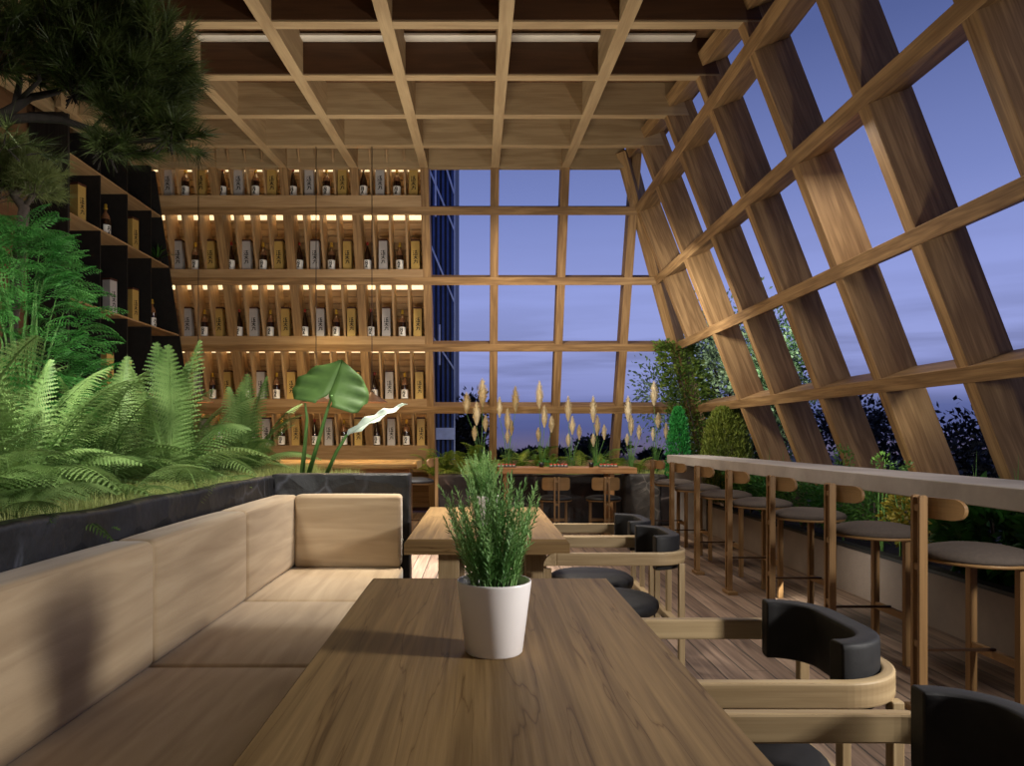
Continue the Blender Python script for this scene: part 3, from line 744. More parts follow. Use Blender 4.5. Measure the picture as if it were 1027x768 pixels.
# bright feathery shrub
SPR = frond_mesh(0.42, 18, 0.10, .35, .45, 5, 0.16, 3, .6)
def scatter(mb, src, mat4):
    b = len(mb.v); mb.v.extend([tuple(mat4 @ Vector(v)) for v in src.v]); mb.f.extend([[b + i for i in f] for f in src.f]); mb.uv.extend(src.uv); mb.sm.extend(src.sm)
t = thing('feathery_shrub', (-2.62, 4.1, BZ - .03), 'bright green feathery shrub rising left of the black shelving', 'shrub')
m = MB(); tips = []
SPT = frond_mesh(0.25, 11, 0.085, .35, .5, 3, 0.28, 3, .6)
for i in range(560):
    r = R; th = r.uniform(0, 2 * PI); zz = .12 + 1.38 * (i / 560) ** .9; rad = .43 * math.sin(PI * min(1, .25 + .68 * zz / 1.42)) ** .8 * r.uniform(.35, 1)
    p = Vector((rad * math.cos(th), rad * math.sin(th), zz)); s = r.uniform(.7, 1.15)
    scatter(m, SPT, Matrix.Translation(p) @ Matrix.Rotation(th + r.uniform(-.5, .5), 4, 'Z') @ Matrix.Rotation(-r.uniform(-.1, .8), 4, 'Y') @ Matrix.Rotation(r.uniform(-.6, .6), 4, 'X') @ Matrix.Scale(s, 4))
    if i % 14 == 0: tips.append(p)
m.build('foliage', M['bright'], t); stems((0, 0, 0), tips, .012, .003, 4).build('stems', M['stemg'], t)
dup(t, (-2.62, 3.1, BZ - .03), 1.9, 'bright green feathery shrub low at the left frame edge', None, (.72, .72, .72))

# pines
def pine(name, loc, label, branches, twigs, mat, bark, nn, nl, seed, nw=.0022):
    r = random.Random(seed); t = thing(name, loc, label, 'tree'); L0 = Vector(loc)
    mb = MB(); mn = MB()
    for pts, r0, r1 in branches:
        n = len(pts); mb.tube([Vector(p) - L0 for p in pts], [r0 + (r1 - r0) * i / (n - 1) for i in range(n)], 7)
    for c, rad, k in twigs:
        c = Vector(c) - L0
        root = c + Vector((-rad[0] * .6, 0, -rad[2] * .75))
        for _ in range(k):
            while True:
                v = Vector((r.uniform(-1, 1), r.uniform(-1, 1), r.uniform(-1, 1)))
                if v.length < 1: break
            p = c + Vector((v.x * rad[0], v.y * rad[1], v.z * rad[2])); d = (p - root).normalized()
            st0 = p - d * .10
            mb.tube([st0 - d * .05 + Vector((0, 0, -.02)), st0, p], [.0035, .0028, .0018], 4, False)
            for j in range(nn):
                f = r.random(); q = st0.lerp(p, f); nd = (d * r.uniform(.7, 1.6) + Vector((r.gauss(0, 1), r.gauss(0, 1), r.gauss(0, 1))) * .55).normalized()
                l = nl * r.uniform(.7, 1.2); s = nd.cross(Vector((r.gauss(0, 1), r.gauss(0, 1), r.gauss(0, 1)))).normalized() * nw
                mn.tri(q - s, q + s, q + nd * l)
    mn.build('needles', mat, t); mb.build('branches', bark, t); return t
Yp = 3.3
def A(x, y, dy=0.0): return at(x, y, Yp + dy)
base = Vector((-3.0, 3.3, BZ - .03))
br = [([base, (-3.02, 3.3, 1.6), (-2.9, 3.32, 2.2), A(-120, 170), A(-60, 135), A(0, 120)], .075, .028),
      ([A(0, 120), A(30, 118, .02), A(62, 120, .03), A(92, 130, 0), A(130, 142, -.02), A(165, 140, 0), A(205, 136, .05)], .024, .007),
      ([A(-10, 122), A(15, 108), A(30, 98), A(58, 92, .1)], .026, .014), ([A(15, 108), A(20, 80), A(8, 55, -.1)], .018, .008), ([A(20, 100), A(40, 80, -.1), A(30, 45)], .012, .006),
      ([A(92, 130), A(108, 112, -.1), A(100, 85)], .008, .005), ([A(110, 115), A(150, 105), A(180, 96, .1)], .008, .004),
      ([A(58, 92, .1), A(90, 60, .1), A(120, 20)], .012, .005), ([A(58, 92, .1), A(70, 40), A(60, -10)], .012, .005)]
def tw(x, y, rx, rz, k, dy=0.0, ry=.3): return (A(x, y, dy), (rx * Yp / F, ry, rz * Yp / F), k)
tg = [tw(120, 62, 76, 44, 170), tw(85, 22, 62, 40, 130), tw(150, 85, 52, 26, 80), tw(60, 55, 34, 32, 40, .1), tw(150, 122, 48, 12, 50), tw(185, 135, 26, 8, 26), tw(125, 146, 34, 6, 24, 0, .15), tw(12, 35, 34, 42, 44, -.1), tw(172, 45, 28, 30, 34), tw(20, 140, 30, 8, 8), tw(130, 5, 30, 18, 30)]
pine('pine_tree', base, 'dark pine branch reaching in at the upper left corner', br, tg, M['pine'], M['darkbark'], 60, .105, 5)
Yp = 4.6
base2 = Vector((-3.05, 4.75, BZ - .03))
br = [([base2, (-3.1, 4.7, 1.7), A(22, 225), A(24, 208), A(14, 196), A(24, 184)], .05, .022), ([A(24, 208), A(34, 195), A(40, 180)], .02, .008), ([A(14, 196), A(2, 180), A(-8, 170)], .016, .008)]
tg = [tw(22, 168, 34, 26, 80), tw(44, 180, 18, 18, 30), tw(-6, 180, 22, 26, 30), tw(10, 150, 20, 12, 16)]
pine('pine_tree', base2, 'small olive green pine with pale twisted trunk before the black end panel', br, tg, M['pine2'], M['bark'], 60, .10, 6)

# alocasia
def big_leaf(m, mv, base, tipdir, side, L, W, fold=.0, cup=.15, lobes=True, n=14):
    base = Vector(base); d = Vector(tipdir).normalized(); s = Vector(side); s = (s - d * s.dot(d)).normalized(); nr = d.cross(s)
    rows = []
    for i in range(n + 1):
        t = i / n; x = -0.30 + 1.30 * t if lobes else t
        if lobes:
            w = math.sqrt(max(0, 1 - ((x - .22) / .80) ** 2)) ** .8 if x < .22 else (max(0, 1 - ((x - .22) / .78) ** 1.7)) ** .75
            w0 = 0 if x >= 0 else .20 * min(1, -x * 6)
            if x < 0: w0 = min(w0, w * .9)
        else: w = math.sin(PI * min(1, max(0, t)) ** .7) ** .8; w0 = 0
        rows.append((x, w, w0))
    for sg in (-1, 1):
        b = len(m.v); K = 7
        for i, (x, w, w0) in enumerate(rows):
            for k in range(K):
                f = w0 + (w - w0) * k / (K - 1)
                und = .018 * math.sin(i * 1.6) * (k / (K - 1)) ** 2
                p = base + d * x * L + s * sg * f * W * math.cos(fold) + nr * (f * W * math.sin(fold) + cup * L * (x - .3) ** 2 * -1 + und)
                m.v.append(tuple(p))
        for i in range(n):
            for k in range(K - 1):
                q = [b + i * K + k, b + (i + 1) * K + k, b + (i + 1) * K + k + 1, b + i * K + k + 1]
                m.face(q if sg > 0 else q[::-1], None, True)
t = thing('alocasia', (-1.12, 5.15, BZ - .06), 'large-leaved alocasia with a broad heart-shaped leaf behind the slate wall', 'plant')
o0 = Vector((-1.12, 5.15, BZ - .06))
Ya = 4.95
def AA(x, y, dy=0): return at(x, y, Ya + dy) - o0
m = MB(); big_leaf(m, None, AA(329, 397), Vector((.22, .42, .74)), Vector((1, -.05, -.14)), .29, .27, .10, .22)
m.build('leaf_blade', M['aloc'], t, solid=.0015)
m = MB(); m.tube([AA(310, 474, .15), AA(320, 440), AA(328, 412), AA(333, 396)], [.018, .014, .011, .007], 8)
m.build('stalk', M['stemg'], t)
m = MB(); m.tube([AA(303, 474, .2), AA(306, 445, .15), AA(308, 420, .12), AA(306, 404, .1)], [.018, .014, .011, .006], 8); m.build('stalk', M['stemg'], t)
m = MB(); m.tube([AA(328, 474, .1), AA(338, 452), AA(348, 436, .02)], [.015, .012, .009], 8); m.build('stalk', M['stemg'], t)
m = MB(); big_leaf(m, None, AA(347, 437, .02), AA(401, 406, .15) - AA(347, 437, .02), Vector((.4, .5, .75)), .50, .042, .5, .14, False); m.build('rolled_leaf', M['alocpale'], t, solid=.0015)

# small spiky plant on dark shelving
t = thing('spiky_plant', (XL - .12, 10.22, CZ + 2.45), 'small spiky green plant on the black shelving', 'plant')
m = MB(); m.lathe([(0, 0), (.05, 0), (.065, .09), (.055, .09), (.05, .07), (0, .07)], 16); m.build('pot', M['darkware'], t)
m = MB()
for i in range(16):
    a = R.uniform(0, 2 * PI); e = R.uniform(.3, 1.3); d = Vector((math.cos(a) * math.cos(e), math.sin(a) * math.cos(e), math.sin(e))); L = R.uniform(.2, .34)
    m.ribbon([Vector((0, 0, .07)), Vector((0, 0, .07)) + d * L * .5 + Vector((0, 0, .03)), Vector((0, 0, .07)) + d * L - Vector((0, 0, .03))], [.012, .03, .002], d.cross(Vector((-math.sin(a), math.cos(a), 0))))
m.build('leaves', M['leafmid'], t)

# ------------------------------------------------------------------ bench
be = thing('bench', (-0.9, 2.0, 0), 'long beige upholstered corner bench along the black slate wall', 'bench')
def bb(m, name, mat, bev=0.0):
    o = m.build(name, mat, be, bev); o.location = (.9, -2.0, 0); return o
m = MB(); m.box(-1.32, -0.53, -.6, 4.6, 0.0, .30, 1); bb(m, 'base', M['blackwood'])
ys = (-.49, .53, 1.55, 2.57, 3.59, 4.60)
for a, b in zip(ys, ys[1:]):
    m = MB(); m.rbox(-1.315, -0.49, a + .002, b - .002, .30, .45, .028, 8, .010, 0, axis=1); bb(m, 'seat_cushion', M['bench'])
for a, b in zip(ys, ys[1:]):
    m = MB(); m.rbox(-1.318, -1.16, a + .002, b - .002, .452, .90, .028, 8, .006, 0, axis=1); bb(m, 'back_cushion', M['bench'])
m = MB(); m.rbox(-1.155, -0.495, 4.575 - .10, 4.615, .452, .905, .022, 8, .004, 0, axis=0); bb(m, 'end_cushion', M['bench'])

# ------------------------------------------------------------------ tables
def table(name, x0, x1, y0, y1, label, group, seed):
    cx, cy = (x0 + x1) / 2, (y0 + y1) / 2; t = thing(name, (cx, cy, 0), label, 'table', group)
    hx, hy = (x1 - x0) / 2, (y1 - y0) / 2; ch = .018; z0, z1, z2 = .672, .728, .75
    m = MB(); o = (seed * 3.1, seed * 1.7)
    # boards running along Y, edges slightly chamfered
    nb = 5; xs = [-hx + 2 * hx * i / nb for i in range(nb + 1)]
    lo = [(-hx - ch, -hy - ch * .4), (hx + ch, -hy - ch * .4), (hx + ch, hy + ch * .4), (-hx - ch, hy + ch * .4)]
    top = [(-hx, -hy), (hx, -hy), (hx, hy), (-hx, hy)]
    for i in range(nb):
        a, b = xs[i], xs[i + 1]; of = (R.random() * 9, R.random() * 9)
        k = len(m.v); m.v.extend([(a, -hy, z2), (b, -hy, z2), (b, hy, z2), (a, hy, z2)])
        m.face([k, k + 1, k + 2, k + 3], [(of[0], a + of[1]), (of[0], b + of[1]), (of[0] + 2 * hy, b + of[1]), (of[0] + 2 * hy, a + of[1])])
    for z_a, z_b, pa, pb in ((z1, z2, lo, top), (z0, z1, lo, lo)):
        for i in range(4):
            j = (i + 1) % 4; L = math.hypot(pa[j][0] - pa[i][0], pa[j][1] - pa[i][1])
            m.poly([(pa[i][0], pa[i][1], z_a), (pa[j][0], pa[j][1], z_a), (pb[j][0], pb[j][1], z_b), (pb[i][0], pb[i][1], z_b)],
                   [(o[0], o[1] + z_a), (o[0] + L, o[1] + z_a), (o[0] + L, o[1] + z_b), (o[0], o[1] + z_b)])
    m.poly([(p[0], p[1], z0) for p in lo[::-1]])
    m.build('tabletop', M['table'], t)
    for sx in (-1, 1):
        for sy in (-1, 1):
            m = MB(); X = .03 + sx * .23; Yl = sy * (hy - .16)
            m.box(X - .055, X + .055, Yl - .035, Yl + .035, 0, z0, 2); m.build('leg', M['chairwood'], t, .004)
    m = MB(); m.box(-.2, .2, -hy + .2, hy - .2, .60, .672, 1); m.build('apron', M['chairwood'], t)
    return t
table('dining_table', -.39, .465, .98, 2.64, 'oak dining table with chamfered edge nearest the camera', None, 1)
table('dining_table', -.366, .44, 3.65, 5.32, 'second oak dining table beyond the nearest one', None, 2)

# potted rosemary
def rosemary(loc, label, seed, k):
    r = random.Random(seed); t = thing('potted_rosemary', loc, label, 'potted plant')
    m = MB(); m.lathe([(0, 0), (.066, 0), (.069, .003), (.0905, .168), (.0905, .172), (.0885, .174), (.086, .172), (.0835, .15), (0, .15)], 40); m.build('pot', M['ceramic'], t)
    m = MB(); m.lathe([(.0835, .152), (.05, .158), (0, .16)], 20); m.build('soil', M['soil'], t)
    for i in range(k):
        a = r.uniform(0, 2 * PI); q = r.random() ** .6; p0 = Vector((math.cos(a), math.sin(a), 0)) * .06 * q + Vector((0, 0, .155))
        lean = .005 + .085 * q * r.uniform(.4, 1.3); H = r.uniform(.17, .315) * (1 - .22 * q)
        pts = [p0 + Vector((math.cos(a), math.sin(a), 0)) * lean * f ** 1.2 + Vector((0, 0, H * f)) + Vector((r.gauss(0, .003), r.gauss(0, .003), 0)) for f in [j / 6 for j in range(7)]]
        m = MB(); m.tube(pts, [.0022 - .0002 * j for j in range(7)], 4, False)
        for j in range(78):
            f = .12 + .88 * j / 78; u = f * 6; i0 = min(5, int(u)); p = pts[i0].lerp(pts[i0 + 1], u - i0); tg_ = (pts[i0 + 1] - pts[i0]).normalized()
            an = j * 2.4 + r.random(); s = tg_.cross(Vector((1, 0, .1))).normalized(); w = tg_.cross(s); rad = s * math.cos(an) + w * math.sin(an)
            d = (rad * (.75 if f < .95 else .2) + tg_ * .8).normalized(); L = r.uniform(.016, .027) * (1.15 - .4 * f); q2 = d.cross(tg_).normalized() * .0018
            e = p + d * L; c = p + d * L * .5
            b = len(m.v); m.v.extend((tuple(p), tuple(c + q2), tuple(e), tuple(c - q2))); m.face([b, b + 1, b + 2, b + 3], None, True)
        m.build('sprig', M['rose'], t)
    return t
rosemary((.035, 1.742, .75), 'rosemary in a white pot on the nearest oak table', 3, 84)
rosemary((.03, 4.25, .75), 'rosemary in a white pot on the second oak table', 9, 60)

# ------------------------------------------------------------------ armchairs
def arc_path(x_front, x_back, hw, rad, n=8):
    pts = [(x_front, -hw)]
    for i in range(n + 1):
        a = -PI / 2 + (PI / 2) * i / n; pts.append((x_back - rad + rad * math.cos(a), -hw + rad + rad * math.sin(a)))
    for i in range(n + 1):
        a = (PI / 2) * i / n; pts.append((x_back - rad + rad * math.cos(a), hw - rad + rad * math.sin(a)))
    pts.append((x_front, hw)); return pts
def sweep_wall(m, path, th, z0, z1, taper=None, close=True):
    """vertical band of thickness th following a plan path (outer line)"""
    n = len(path); V2 = [Vector((p[0], p[1])) for p in path]; nr = []
    for i in range(n):
        t = (V2[min(i + 1, n - 1)] - V2[max(i - 1, 0)]).normalized(); nr.append(Vector((-t.y, t.x)))
    b = len(m.v); acc = 0; us = []
    for i in range(n):
        if i: acc += (V2[i] - V2[i - 1]).length
        us.append(acc); inn = V2[i] + nr[i] * th
        za, zb = (z0, z1) if taper is None else taper(i / (n - 1))
        m.v.extend([(V2[i].x, V2[i].y, za), (V2[i].x, V2[i].y, zb), (inn.x, inn.y, zb), (inn.x, inn.y, za)])
    hgt = [0, z1 - z0, z1 - z0 + th, 2 * (z1 - z0) + th, 2 * (z1 - z0) + 2 * th]; o = R.random() * 9
    for i in range(n - 1):
        for k in range(4):
            k2 = (k + 1) % 4
            m.face([b + i * 4 + k, b + (i + 1) * 4 + k, b + (i + 1) * 4 + k2, b + i * 4 + k2][::-1],
                   [(us[i], hgt[k] + o), (us[i + 1], hgt[k] + o), (us[i + 1], hgt[k + 1] + o), (us[i], hgt[k + 1] + o)][::-1], False)
    m.face([b, b + 1, b + 2, b + 3][::-1]); e = b + (n - 1) * 4; m.face([e, e + 1, e + 2, e + 3])
def armchair(loc, label):
    t = thing('armchair', loc, label, 'chair', 'dining armchairs'); hw = .315
    # origin: centre between the arms; +x is the back
    m = MB(); sweep_wall(m, arc_path(-.38, .322, hw, .20, 18), .032, .615, .68); o = m.build('arm_rail', M['chairwood'], t, .006)
    for sy in (-1, 1):
        y = sy * (hw - .016)
        m = MB(); pts = []
        # front leg with rounded top corner meeting the arm
        m.box(-.445, -.405, y - .016, y + .016, 0, .60, 2)
        prev = None
        for i in range(9):
            a = PI - (PI / 2) * i / 8; ro, ri = .065, .02
            cx, cz = -.38, .615
            po = (cx + ro * math.cos(a), cz + ro * math.sin(a)); pi_ = (cx + ri * math.cos(a), cz - .0 + ri * math.sin(a) * .0)
            if prev:
                q0, q1 = prev
                m.hexa([Vector((q0[0], y - .016, q0[1])), Vector((q0[0], y + .016, q0[1])), Vector((q1[0], y + .016, q1[1])), Vector((q1[0], y - .016, q1[1])),
                        Vector((po[0], y - .016, po[1])), Vector((po[0], y + .016, po[1])), Vector((pi_[0], y + .016, pi_[1])), Vector((pi_[0], y - .016, pi_[1]))])
            prev = (po, pi_)
        m.build('leg', M['chairwood'], t)
        m = MB(); yy_ = sy * (hw - .06); m.beam((.27, yy_, 0), (.27, yy_, .618), (1, 0, 0), .032, .032); m.build('leg', M['chairwood'], t, .004)
    m = MB(); m.lathe([(0, .315), (.235, .315), (.262, .325), (.272, .350), (.268, .375), (.24, .395), (.15, .406), (0, .409)], 40, (-.06, 0, 0))
    m.build('seat', M['leather'], t)
    m = MB(); m.box(-.40, .27, -.295, -.25, .275, .315, 0); m.box(-.40, .27, .25, .295, .275, .315, 0); m.box(.235, .275, -.26, .26, .275, .315, 1); m.box(-.24, -.20, -.26, .26, .275, .315, 1); m.build('seat_frame', M['chairwood'], t, .004)
    # curved padded back, inside the rail
    path = arc_path(.12, .305, .262, .165, 8); path = path[1:-1]; m = MB(); n = len(path)
    V2 = [Vector(p) for p in path]; K = 16; b = len(m.v)
    for i in range(n):
        tt = (V2[min(i + 1, n - 1)] - V2[max(i - 1, 0)]).normalized(); nn_ = Vector((-tt.y, tt.x)); c = V2[i] + nn_ * .035
        for k in range(K):
            a = 2 * PI * k / K; cx_, cz_ = math.cos(a), math.sin(a); e = .22
            sx = math.copysign(abs(cx_) ** e, cx_) * .030; sz = math.copysign(abs(cz_) ** e, cz_) * .089
            m.v.append((c.x + nn_.x * sx, c.y + nn_.y * sx, .668 + sz))
    for i in range(n - 1):
        for k in range(K):
            k2 = (k + 1) % K; m.face([b + i * K + k, b + (i + 1) * K + k, b + (i + 1) * K + k2, b + i * K + k2][::-1], None, True)
    m.face([b + k for k in range(K)][::-1]); e = b + (n - 1) * K; m.face([e + k for k in range(K)])
    m.build('backrest', M['leather'], t, .008)
    m = MB(); m.box(.258, .284, -.02, .02, .30, .60, 2); m.build('back_support', M['chairwood'], t, .003)
    return t
ac = armchair((.76, 1.245, 0), 'oak and black leather armchair at the lower right frame corner')
dup(ac, (.76, 2.035, 0), 0, 'oak and black leather armchair second along the nearest table')
dup(ac, (.77, 3.955, 0), 0, 'oak and black leather armchair at the near end of the second table')
dup(ac, (.77, 4.595, 0), 0, 'oak and black leather armchair farthest from the camera, second along the second table')

# ------------------------------------------------------------------ stools
def stool(name, loc, label, rz, top, seat, cush, group, bh=.048, cr=.045):
    t = thing(name, loc, label, 'stool' if seat > .6 else 'chair', group, rz)
    for sy in (-1, 1):
        m = MB(); y = sy * .026
        m.box(-.018, .018, y - .009, y + .009, 0, top - .012, 2)
        # rounded top
        for i in range(6):
            a0, a1 = PI * i / 6, PI * (i + 1) / 6
            m.hexa([Vector((.018 * math.cos(a0), y - .009, top - .012 + .012 * math.sin(a0))), Vector((.018 * math.cos(a0), y + .009, top - .012 + .012 * math.sin(a0))), Vector((0, y + .009, top - .012)), Vector((0, y - .009, top - .012)),
                    Vector((.018 * math.cos(a1), y - .009, top - .012 + .012 * math.sin(a1))), Vector((.018 * math.cos(a1), y + .009, top - .012 + .012 * math.sin(a1))), Vector((0, y + .009, top - .012)), Vector((0, y - .009, top - .012))])
        m.build('post', M['stoolwood'], t)
    m = MB()
    for z in (.03, seat * .42, seat - .09, top - .06): m.box(-.015, .015, -.02, .02, z - .015, z + .015, 1)
    m.build('spacer', M['stoolwood'], t)
    m = MB(); m.box(-.03, .05, -.075, .075, 0, .028, 1); m.build('foot', M['stoolwood'], t, .005)
    # curved backrest with rounded ends
    m = MB(); W = .178; n = 30; c0 = []
    for i in range(n + 1):
        y = -W * math.cos(PI * i / n); x = .030 + 1.9 * y * y; hh = bh
        d = W - abs(y)
        if d < cr: hh = bh - cr * .97 + cr * .97 * math.sqrt(max(0.0, 1 - ((cr - d) / cr) ** 2))
        c0.append((x, y, hh))
    zb = top - .010 - bh
    b = len(m.v)
    for x, y, hh in c0: m.v.extend([(x, y, zb - hh), (x, y, zb + hh), (x + .016, y, zb + hh), (x + .016, y, zb - hh)])
    for i in range(n):
        for k in range(4):
            k2 = (k + 1) % 4; m.face([b + i * 4 + k, b + (i + 1) * 4 + k, b + (i + 1) * 4 + k2, b + i * 4 + k2][::-1], [(c0[i][1], k * .1), (c0[i + 1][1], k * .1), (c0[i + 1][1], k * .1 + .1), (c0[i][1], k * .1 + .1)][::-1])
    m.face([b + 3, b + 2, b + 1, b][::-1]); e = b + n * 4; m.face([e, e + 1, e + 2, e + 3])
    m.build('backrest', M['stoolwood'], t)
    # seat
    sx, R0 = .265, .235
    m = MB(); m.lathe([(0, seat - .066), (.222, seat - .066), (.228, seat - .060), (.228, seat - .050), (0, seat - .050)], 36, (sx, 0, 0)); m.build('seat_frame', M['stoolwood'], t)
    m = MB(); m.lathe([(0, seat - .052), (R0 - .02, seat - .052), (R0 - .002, seat - .046), (R0, seat - .034), (R0 - .008, seat - .020), (R0 - .05, seat - .004), (R0 * .55, seat + .008), (0, seat + .012)], 40, (sx, 0, 0)); m.build('cushion', cush, t)
    for sy in (-1, 1):
        m = MB(); y = sy * .16; m.box(sx + .085 - .018, sx + .085 + .018, y - .018, y + .018, 0, seat - .066, 2); m.build('leg', M['stoolwood'], t, .003)
    m = MB(); m.beam((sx + .085, -.145, seat * .35), (sx + .085, .145, seat * .35), (1, 0, 0), .026, .04); m.build('footrest', M['stoolwood'], t, .003)
    m = MB(); m.box(.015, sx + .085, -.008, .008, seat * .35 + .018, seat * .35 + .03, 0); m.build('stretcher', M['metal'], t)
    return t
SP = [3.30, 4.14, 4.98, 5.82, 6.67, 7.54, 8.40]
SN = ['nearest the camera at the right frame edge', 'second from the camera along the concrete counter', 'third from the camera along the concrete counter',
      'fourth from the camera along the concrete counter', 'fifth from the camera along the concrete counter', 'second from the far end of the concrete counter', 'at the far end of the concrete counter']
s0 = None
for y, nm in zip(SP, SN):
    lb = 'grey-cushioned wooden bar stool ' + nm; L = (2.02, y, 0)
    if s0 is None: s0 = stool('bar_stool', L, lb, 0, 1.005, .765, M['cushion'], 'stools at the concrete counter')
    else: dup(s0, L, 0, lb)
stool('bar_stool', (-.50, 8.35, 0), 'wooden bar stool facing the live-edge sake bar beside the bench end', PI, 1.03, .79, M['leather'], None)

# ------------------------------------------------------------------ concrete counter and right planter
t = thing('bar_counter', (2.75, 6.0, 0), 'long pale concrete bar counter along the slanting window wall', 'counter')
def cb_(m, name, mat, bev=0.0):
    o = m.build(name, mat, t, bev); o.location = (-2.75, -6.0, 0); return o
m = MB(); m.box(2.51, 3.0, .3, 9.62, .92, 1.03, 1); cb_(m, 'countertop', M['concrete'], .006)
m = MB(); m.box(2.56, 3.0, 9.50, 9.62, 0, .92, 2); cb_(m, 'end_support', M['concrete'])
t = thing('planter', (3.1, 5.0, 0), 'long low concrete planter under the counter at the window wall', 'planter')
def pb_(m, name, mat, bev=0.0):
    o = m.build(name, mat, t, bev); o.location = (-3.1, -5.0, 0); return o
m = MB(); m.box(3.02, 3.10, .3, 9.7, 0, .36, 1); pb_(m, 'front_wall', M['concdark'])
m = MB(); m.box(3.015, 3.115, .3, 9.7, .36, .385, 1); pb_(m, 'edge_trim', M['black'])
m = MB(); m.box(3.10, 3.72, .3, 9.7, 0, .33, 1); pb_(m, 'soil', M['soil'])

# shrubs in the right planter
spec = []
y = 2.9; kinds = [('leafdark', .13, .5, 'dark broad-leaved'), ('leafyellow', .05, .5, 'yellow-flecked'), ('leafdark', .06, .28, 'fine dark'), ('leafmid', .06, .35, 'mid green'),
                  ('leafdark', .09, .3, 'dark narrow-leaved'), ('leafmid', .05, .4, 'light green'), ('leafdark', .10, .4, 'glossy dark')]
rows = [(4.65, ('leafdark', .13, .5, 'dark broad-leaved'), 'above the nearest stool seat'), (5.35, ('leafyellow', .05, .5, 'yellow-flecked'), 'just right of the nearest stool post'),
        (6.05, ('leafmid', .06, .25, 'olive fine-leaved'), 'above the second stool seat'), (6.75, ('leafdark', .06, .28, 'fine dark green'), 'right of the second stool post'),
        (7.45, ('leafmid', .07, .35, 'mid green'), 'above the third stool seat'), (8.15, ('leafdark', .09, .3, 'narrow-leaved dark green'), 'right of the third stool post'),
        (8.85, ('leafmid', .06, .4, 'light green'), 'above the fourth stool seat'), (9.4, ('leafdark', .08, .4, 'glossy dark green'), 'at the far end of the concrete planter')]
for i, (yv, k, pl_) in enumerate(rows):
    shrub('shrub', (3.35, yv, .32), '%s shrub under the counter %s' % (k[3], pl_), 'shrub', M[k[0]], 1900 if k[1] < .07 else 900, (.26, .42, .26), k[1], 100 + i, None, k[2], .34, .1, .2)
shrub('shrub', (3.35, 3.95, .32), 'dark broad-leaved shrub at the right frame edge under the counter', 'shrub', M['leafdark'], 900, (.26, .42, .26), .13, 120, None, .5, .34, .1, .2)

# shoots rising above the counter
for i, (x, y, yt, n, lb) in enumerate(((846, 466, 446, 70, 'leafy green shoot rising behind the counter left of the widest window gap'), (885, 470, 455, 40, 'small leafy shoot rising behind the counter'), (903, 471, 462, 26, 'lowest leafy shoot rising behind the counter'))):
    Yv = 3.2 * F / (x - VX); p = at(x, 470, Yv); tt = thing('leafy_shoot', (p.x, p.y, .33), lb, 'plant')
    zt = at(x, yt, Yv).z - .33; zb = at(x, 474, Yv).z - .33
    leafcloud(n * 2, ellip((0, 0, (zt + zb) / 2), (.08, .08, (zt - zb) / 2), .1), .032, i, .5, .6).build('foliage', M['leafmid'], tt)
    stems((0, 0, 0), [(0.02, 0, zt * .95), (-.04, .02, zt * .9), (.05, -.03, zt * .88)], .008, .003, i).build('stems', M['stemg'], tt)
for i, (x, yt, lb) in enumerate(((978, 452, 'thin grass blade rising behind the counter before the dark tree'), (1020, 456, 'grass blade rising behind the counter at the right frame edge'), (771, 448, 'slender blade behind the counter before a far mullion'), (785, 450, 'short slender blade behind the counter'))):
    Yv = 3.25 * F / (x - VX); p = at(x, 470, Yv); zt = at(x, yt, Yv).z - .33
    m = MB(); m.ribbon([(0, 0, 0), (.0, 0, zt * .6), (.01, 0, zt)], [.02, .016, .001], (0, 1, 0.1)); m.ribbon([(0.01, 0, 0), (.02, 0, zt * .6), (-.02, 0, zt * .9)], [.012, .012, .001], (0.3, 1, 0.1))
    tag(m.build('grass_blade', M['stemg'], loc=(p.x, p.y, .33)), lb, 'grass')

# ------------------------------------------------------------------ far planting bed, rocks, grasses
t = thing('rock_planter', (1.0, 10.5, 0), 'low dark rock planter wall below the far windows', 'planter')
def rp(m, name, mat, bev=0.0):
    o = m.build(name, mat, t, bev); o.location = (-1.0, -10.5, 0); return o
m = MB(); m.rbox(-.62, 2.25, 10.25, 10.45, 0, .73, .03, 26, 0, .03); rp(m, 'rock_face', M['rock2'])
m = MB(); m.rbox(2.02, 2.56, 10.12, 10.42, 0, .74, .05, 12, 0, .03); rp(m, 'pale_boulder', M['rock3'])
m = MB(); m.rbox(2.56, 3.3, 10.25, 10.45, 0, .73, .03, 10, 0, .03); rp(m, 'rock_face', M['rock2'])
m = MB(); m.box(-.62, 3.3, 10.43, 11.42, 0, .70, 0); rp(m, 'soil', M['soil'])
m = MB()
for i in range(9000):
    x, y = R.uniform(-.6, 3.2), R.uniform(10.36, 11.3); h = R.uniform(.03, .09); a = R.uniform(0, 6.28); w = .006
    m.tri((x - w * math.cos(a), y - w * math.sin(a), .70), (x + w * math.cos(a), y + w * math.sin(a), .70), (x + R.uniform(-.03, .03), y, .70 + h))
tag(m.build('moss', M['turf']), 'yellow-green grass along the top of the far rock planter', 'grass', kind='stuff')
for i, (x, yv, s) in enumerate([(434, 10.6, .75), (447, 10.7, .95), (462, 10.55, .85), (480, 10.7, 1.0), (500, 10.8, .7), (520, 10.75, .9), (536, 10.8, .9), (556, 10.85, .8), (582, 10.75, .85), (600, 10.8, .9), (622, 10.85, .7), (640, 10.7, .6)]):
    p = at(x, 470, yv); fern('fern', (p.x, yv, .69), 'small fern in the row along the far window planter', 13, FRs, s * 1.3, 'ferns in the far planter', 1, 200 + i)
